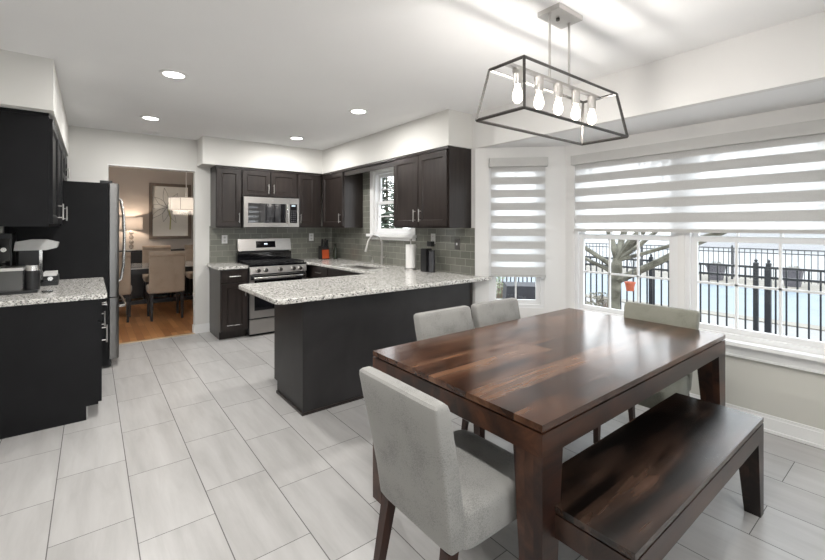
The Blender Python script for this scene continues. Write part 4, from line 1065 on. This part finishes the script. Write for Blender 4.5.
# ------------------------------------------------------------- outside
GZ = -.42
struct('ground', MB().box(-60, 140, -90, 120, GZ - .6, GZ - .12), FARG)
struct('ground_patio', MB().box(XW + .14, 10.1, -8, 16, GZ - .12, GZ), CONC)
m = MB(); m.box(4.6, 7.2, 2.2, 16, GZ, GZ + .03); struct('ground_bed', m, MULCH)
struct('ground_pool_edge', MB().box(10.1, 10.5, -12, 24, GZ - .12, GZ + .02), COPE)
tag(link('pool_water', MB().box(10.5, 16.2, -12, 24, GZ - .12, GZ - .06), WATER), 'pale blue pool surface between the two iron fences', 'pool', kind='structure')
struct('ground_pool_deck', MB().box(16.2, 19.5, -12, 24, GZ - .12, GZ), COPE)
def fence(label, X, y0, y1, zt, dz, sp, mat, pr, posts, pmat=None):
    t = thing('iron_fence', label, 'fence', (X, y0, GZ))
    for z in (zt, zt - dz, GZ + .12):
        m = MB(); m.box(X - .018, X + .018, y0, y1, z - .016, z + .016); link('rail', m, mat, t)
    base = None; n = int((y1 - y0) / sp)
    for k in range(n + 1):
        if base is None:
            m = MB(); m.box(X - pr, X + pr, y0 - pr, y0 + pr, GZ + .06, zt - .0165); base = link('picket', m, mat, t)
        else:
            c_ = base.copy(); col.objects.link(c_); c_.parent = t; c_.location = (0, k * sp, 0)
    for y in posts:
        m = MB(); m.box(X - .028, X + .028, y - .028, y + .028, GZ, zt + .05); m.lathe([(.036, 0), (.036, .012), (.02, .02), (.016, .03), (.024, .05), (.001, .07)], (X, y, zt + .05), 12); link('post', m, mat, t)
    return t
fence('near black iron fence between the bay windows and the pool', 7.5, -1.6, 6.6, .83, .14, .112, FENCEM, .0095, (-1.3, 1.50, 1.64, 3.04, 5.2))
fence('far grey iron fence on the other side of the pool', 17.6, -3.2, 10.6, .66, .13, .15, FENCEF, .010, (-1.5, 1.5, 4.5, 7.5))
pl = None
for y, lab in ((4.77, 'dark square planter beyond the pool, left of the two'), (2.81, 'dark square planter beyond the pool, right of the two')):
    if pl is None:
        t = thing('planter', lab, 'planter', (16.9, y, GZ)); pl = t
        m = MB(); m.hexa([(-.16, -.16), (.16, -.16), (.16, .16), (-.16, .16)], [(-.22, -.22), (.22, -.22), (.22, .22), (-.22, .22)], 0, .46); m.box(-.245, .245, -.245, .245, .461, .50); m.bevel(.01); link('pot', m, DARKPOT, t, local=True)
        m = MB(); random.seed(3)
        for k in range(60):
            a, r_ = random.random() * 2*PI, random.random() * .2; q = Vector((r_*math.cos(a), r_*math.sin(a), .501)); m.cyl(q, q + Vector((random.uniform(-.1, .1), random.uniform(-.1, .1), random.uniform(.05, .16))), .008, .002, 4)
        link('plant', m, DRYLEAF, t, local=True)
    else: dup(pl, (16.9, y, GZ), 0, lab)
# tree in front of the fence
def camray(px, X):
    u = (px - 412.5) / FPX; c_, s_ = math.cos(YAW), math.sin(YAW); tt = X / (c_*u + s_); return tt * (-s_*u + c_)
t = thing('bare_tree', 'bare mossy tree with spreading limbs just outside the left bay window', 'tree', (6.0, 2.75, GZ))
TX = 6.0; TYc = camray(614, TX)
trunk = [(TX, TYc - .02, GZ), (TX, TYc - .01, 0), (TX, TYc, .35), (TX + .02, TYc - .02, .75), (TX, TYc - .05, .95)]
m = MB(); m.tube(trunk, [.12, .09, .078, .085, .06], 14); tr = link('trunk', m, BARK, t, smooth=True)
random.seed(11)
def limb(p, d_, L, r, depth, m):
    pts = [Vector(p)]; rr = [r]; d_ = Vector(d_).normalized(); n = 7
    for k in range(n):
        d_ = (d_ + Vector((random.uniform(-.15, .15), random.uniform(-.2, .2), random.uniform(-.12, .14)))).normalized()
        pts.append(pts[-1] + d_ * L / n); rr.append(r * (1 - .62 * (k + 1) / n))
        if depth and k > 1 and random.random() < .75:
            limb(pts[-1], d_ + Vector((random.uniform(-.7, .7), random.uniform(-.8, .8), random.uniform(-.2, .6))), L * .5, rr[-1] * .6, depth - 1, m)
    m.tube(pts, rr, 8 if r > .03 else 5)
fk = Vector((TX, TYc - .03, .62)); f2 = Vector((TX, TYc - .05, .92))
for st, d_, L, r in ((f2, (.1, .35, 1.0), 2.2, .05), (f2, (0, -.45, 1), 2.4, .055), (fk + Vector((0, .03, .2)), (-.1, .95, .75), 1.9, .04), (fk, (.1, -1.0, .55), 2.3, .055),
                     (fk + Vector((0, 0, .25)), (.1, -.9, .95), 2.1, .035), (fk + Vector((0, 0, .1)), (.2, 1.0, .35), 1.5, .035), (f2, (.4, 0, 1), 2.2, .05), (f2, (-.2, -1.0, .5), 2.6, .032), (f2, (-.3, -.9, .3), 2.8, .03)):
    m = MB(); limb(st, d_, L, r, 2, m); link('limb', m, BARK, t, smooth=True)
# hanging pot
py_ = camray(630, 5.75)
t = thing('hanging_flowerpot', 'orange flower pot hanging in the bare tree', 'flower pot', (5.75, py_, .54))
m = MB(); m.lathe([(.001, .44), (.045, .44), (.062, .54), (.068, .54), (.068, .56), (.058, .56), (.05, .545), (.001, .54)], (5.75, py_, .10), 22); link('pot', m, TERRA, t, smooth=True)
m = MB()
for a in range(3): m.cyl((5.75 + .062*math.cos(a*2.09), py_ + .062*math.sin(a*2.09), .655), (5.85, py_, 1.1), .003, n=5)
link('hanger', m, FENCEM, t)
# dry shrubs
def shrub(label, x, y, h, n, mat, sd, spread=.3):
    random.seed(sd); t = thing('shrub', label, 'shrub', (x, y, GZ + .03)); m = MB()
    for k in range(n):
        a, r_ = random.random()*2*PI, random.random()*.08; q = Vector((x + r_*math.cos(a), y + r_*math.sin(a), GZ + .03)); an = random.random()*2*PI; sp_ = random.random()*spread
        e_ = q + Vector((sp_*math.cos(an), sp_*math.sin(an), h*random.uniform(.5, 1))); mid = (q + e_)/2 + Vector((random.uniform(-.04, .04), random.uniform(-.04, .04), .02))
        m.tube([q, mid, e_], [.008, .006, .002], 4)
    link('twigs', m, plain('twig', (.22, .16, .12), .8), t)
    m = MB()
    for k in range(n * 6):
        a = random.random()*2*PI; zz = random.uniform(.15, 1.0) * h; r_ = spread * random.random() * (.4 + .6*zz/h); c_ = Vector((x + r_*math.cos(a), y + r_*math.sin(a), GZ + .03 + zz)); 
        d1 = Vector((random.uniform(-1, 1), random.uniform(-1, 1), random.uniform(-.5, 1))).normalized() * .03; d2_ = d1.orthogonal().normalized() * .015
        m.quad([c_ - d1, c_ + d2_, c_ + d1, c_ - d2_])
    link('leaves', m, mat, t)
for i, (px, X, h) in enumerate(((577, 6.7, .66), (588, 6.2, .60), (600, 6.8, .68), (592, 5.55, .50), (650, 6.5, .60))):
    shrub(['low dry shrub at the left edge of the left bay window', 'low dry shrub second from the left outside the left bay window', 'low dry shrub left of the bare tree trunk', 'low dry shrub touching the left side of the tree trunk', 'low dry shrub right of the tree trunk'][i], X, camray(px, X), h, 60, DRYLEAF, 20 + i, .19)
shrub('slim green shrub outside the narrow angled window', 6.3, camray(500, 6.3), .95, 50, foliage('green_leaf', (.12, .16, .09), (.3, .36, .22)), 40, .22)
# covered grill outside the angled window
gx = 5.1; gy = camray(530, 5.1)
t = thing('covered_grill', 'dark covered grill outside the narrow angled window', 'grill', (gx, gy, GZ), R(-45))
m = MB(); m.hexa([(-.42, -.3), (.42, -.3), (.42, .3), (-.42, .3)], [(-.36, -.24), (.36, -.24), (.36, .24), (-.36, .24)], 0.02, .98); m.bevel(.05, 3); link('cover', m, DCOVER, t, smooth=True, local=True)
m = MB()
for sx_ in (-.3, .3):
    for sy_ in (-.2, .2): m.box(sx_ - .02, sx_ + .02, sy_ - .02, sy_ + .02, 0, .019)
link('feet', m, BLACK, t, local=True)
# evergreens beyond the kitchen window
def spruce(label, x, y, h, r, sd):
    random.seed(sd); t = thing('evergreen_tree', label, 'tree', (x, y, GZ - .12)); z0 = GZ - .12
    link('trunk', MB().cyl((x, y, z0), (x, y, z0 + h * .95), .12, .02, 8), BARK, t)
    m = MB()
    for k in range(900):
        u = random.random()**.8; zz = z0 + .3 + u * (h - .3); rr_ = r * (1 - u) + .05; a = random.random()*2*PI; q = Vector((x, y, zz)); e_ = q + Vector((rr_*math.cos(a), rr_*math.sin(a), -rr_*.35 + .1))
        n_ = Vector((-math.sin(a), math.cos(a), 0)) * (rr_ * .16 + .05)
        m.quad([q + (e_ - q)*.25, q + (e_ - q)*.7 + n_, e_, q + (e_ - q)*.7 - n_ + Vector((0, 0, -.05))])
    link('boughs', m, EVER, t)
spruce('tall evergreen left in the kitchen window view', 8.6, 12.6, 4.6, 1.1, 1)
spruce('evergreen right in the kitchen window view', 12.6, 15.2, 4.6, 1.6, 2)
spruce('low evergreen between the taller ones beyond the kitchen window', 9.4, 16.4, 3.4, 1.1, 3)
# pale house far beyond the pool
t = thing('far_house', 'pale house far beyond the pool fences', 'house', (45, 8, GZ))
m = MB(); m.box(45, 53, 2, 16, GZ - .12, 4.0); link('wall', m, plain('pale_siding', (.35, .35, .36), .8), t)
m = MB(); m.hexa([(44.5, 1.5), (53.5, 1.5), (53.5, 16.5), (44.5, 16.5)], [(48.9, 3.5), (49.1, 3.5), (49.1, 14.5), (48.9, 14.5)], 4.0, 6.5); link('roof', m, plain('shingle', (.3, .3, .31), .9), t)
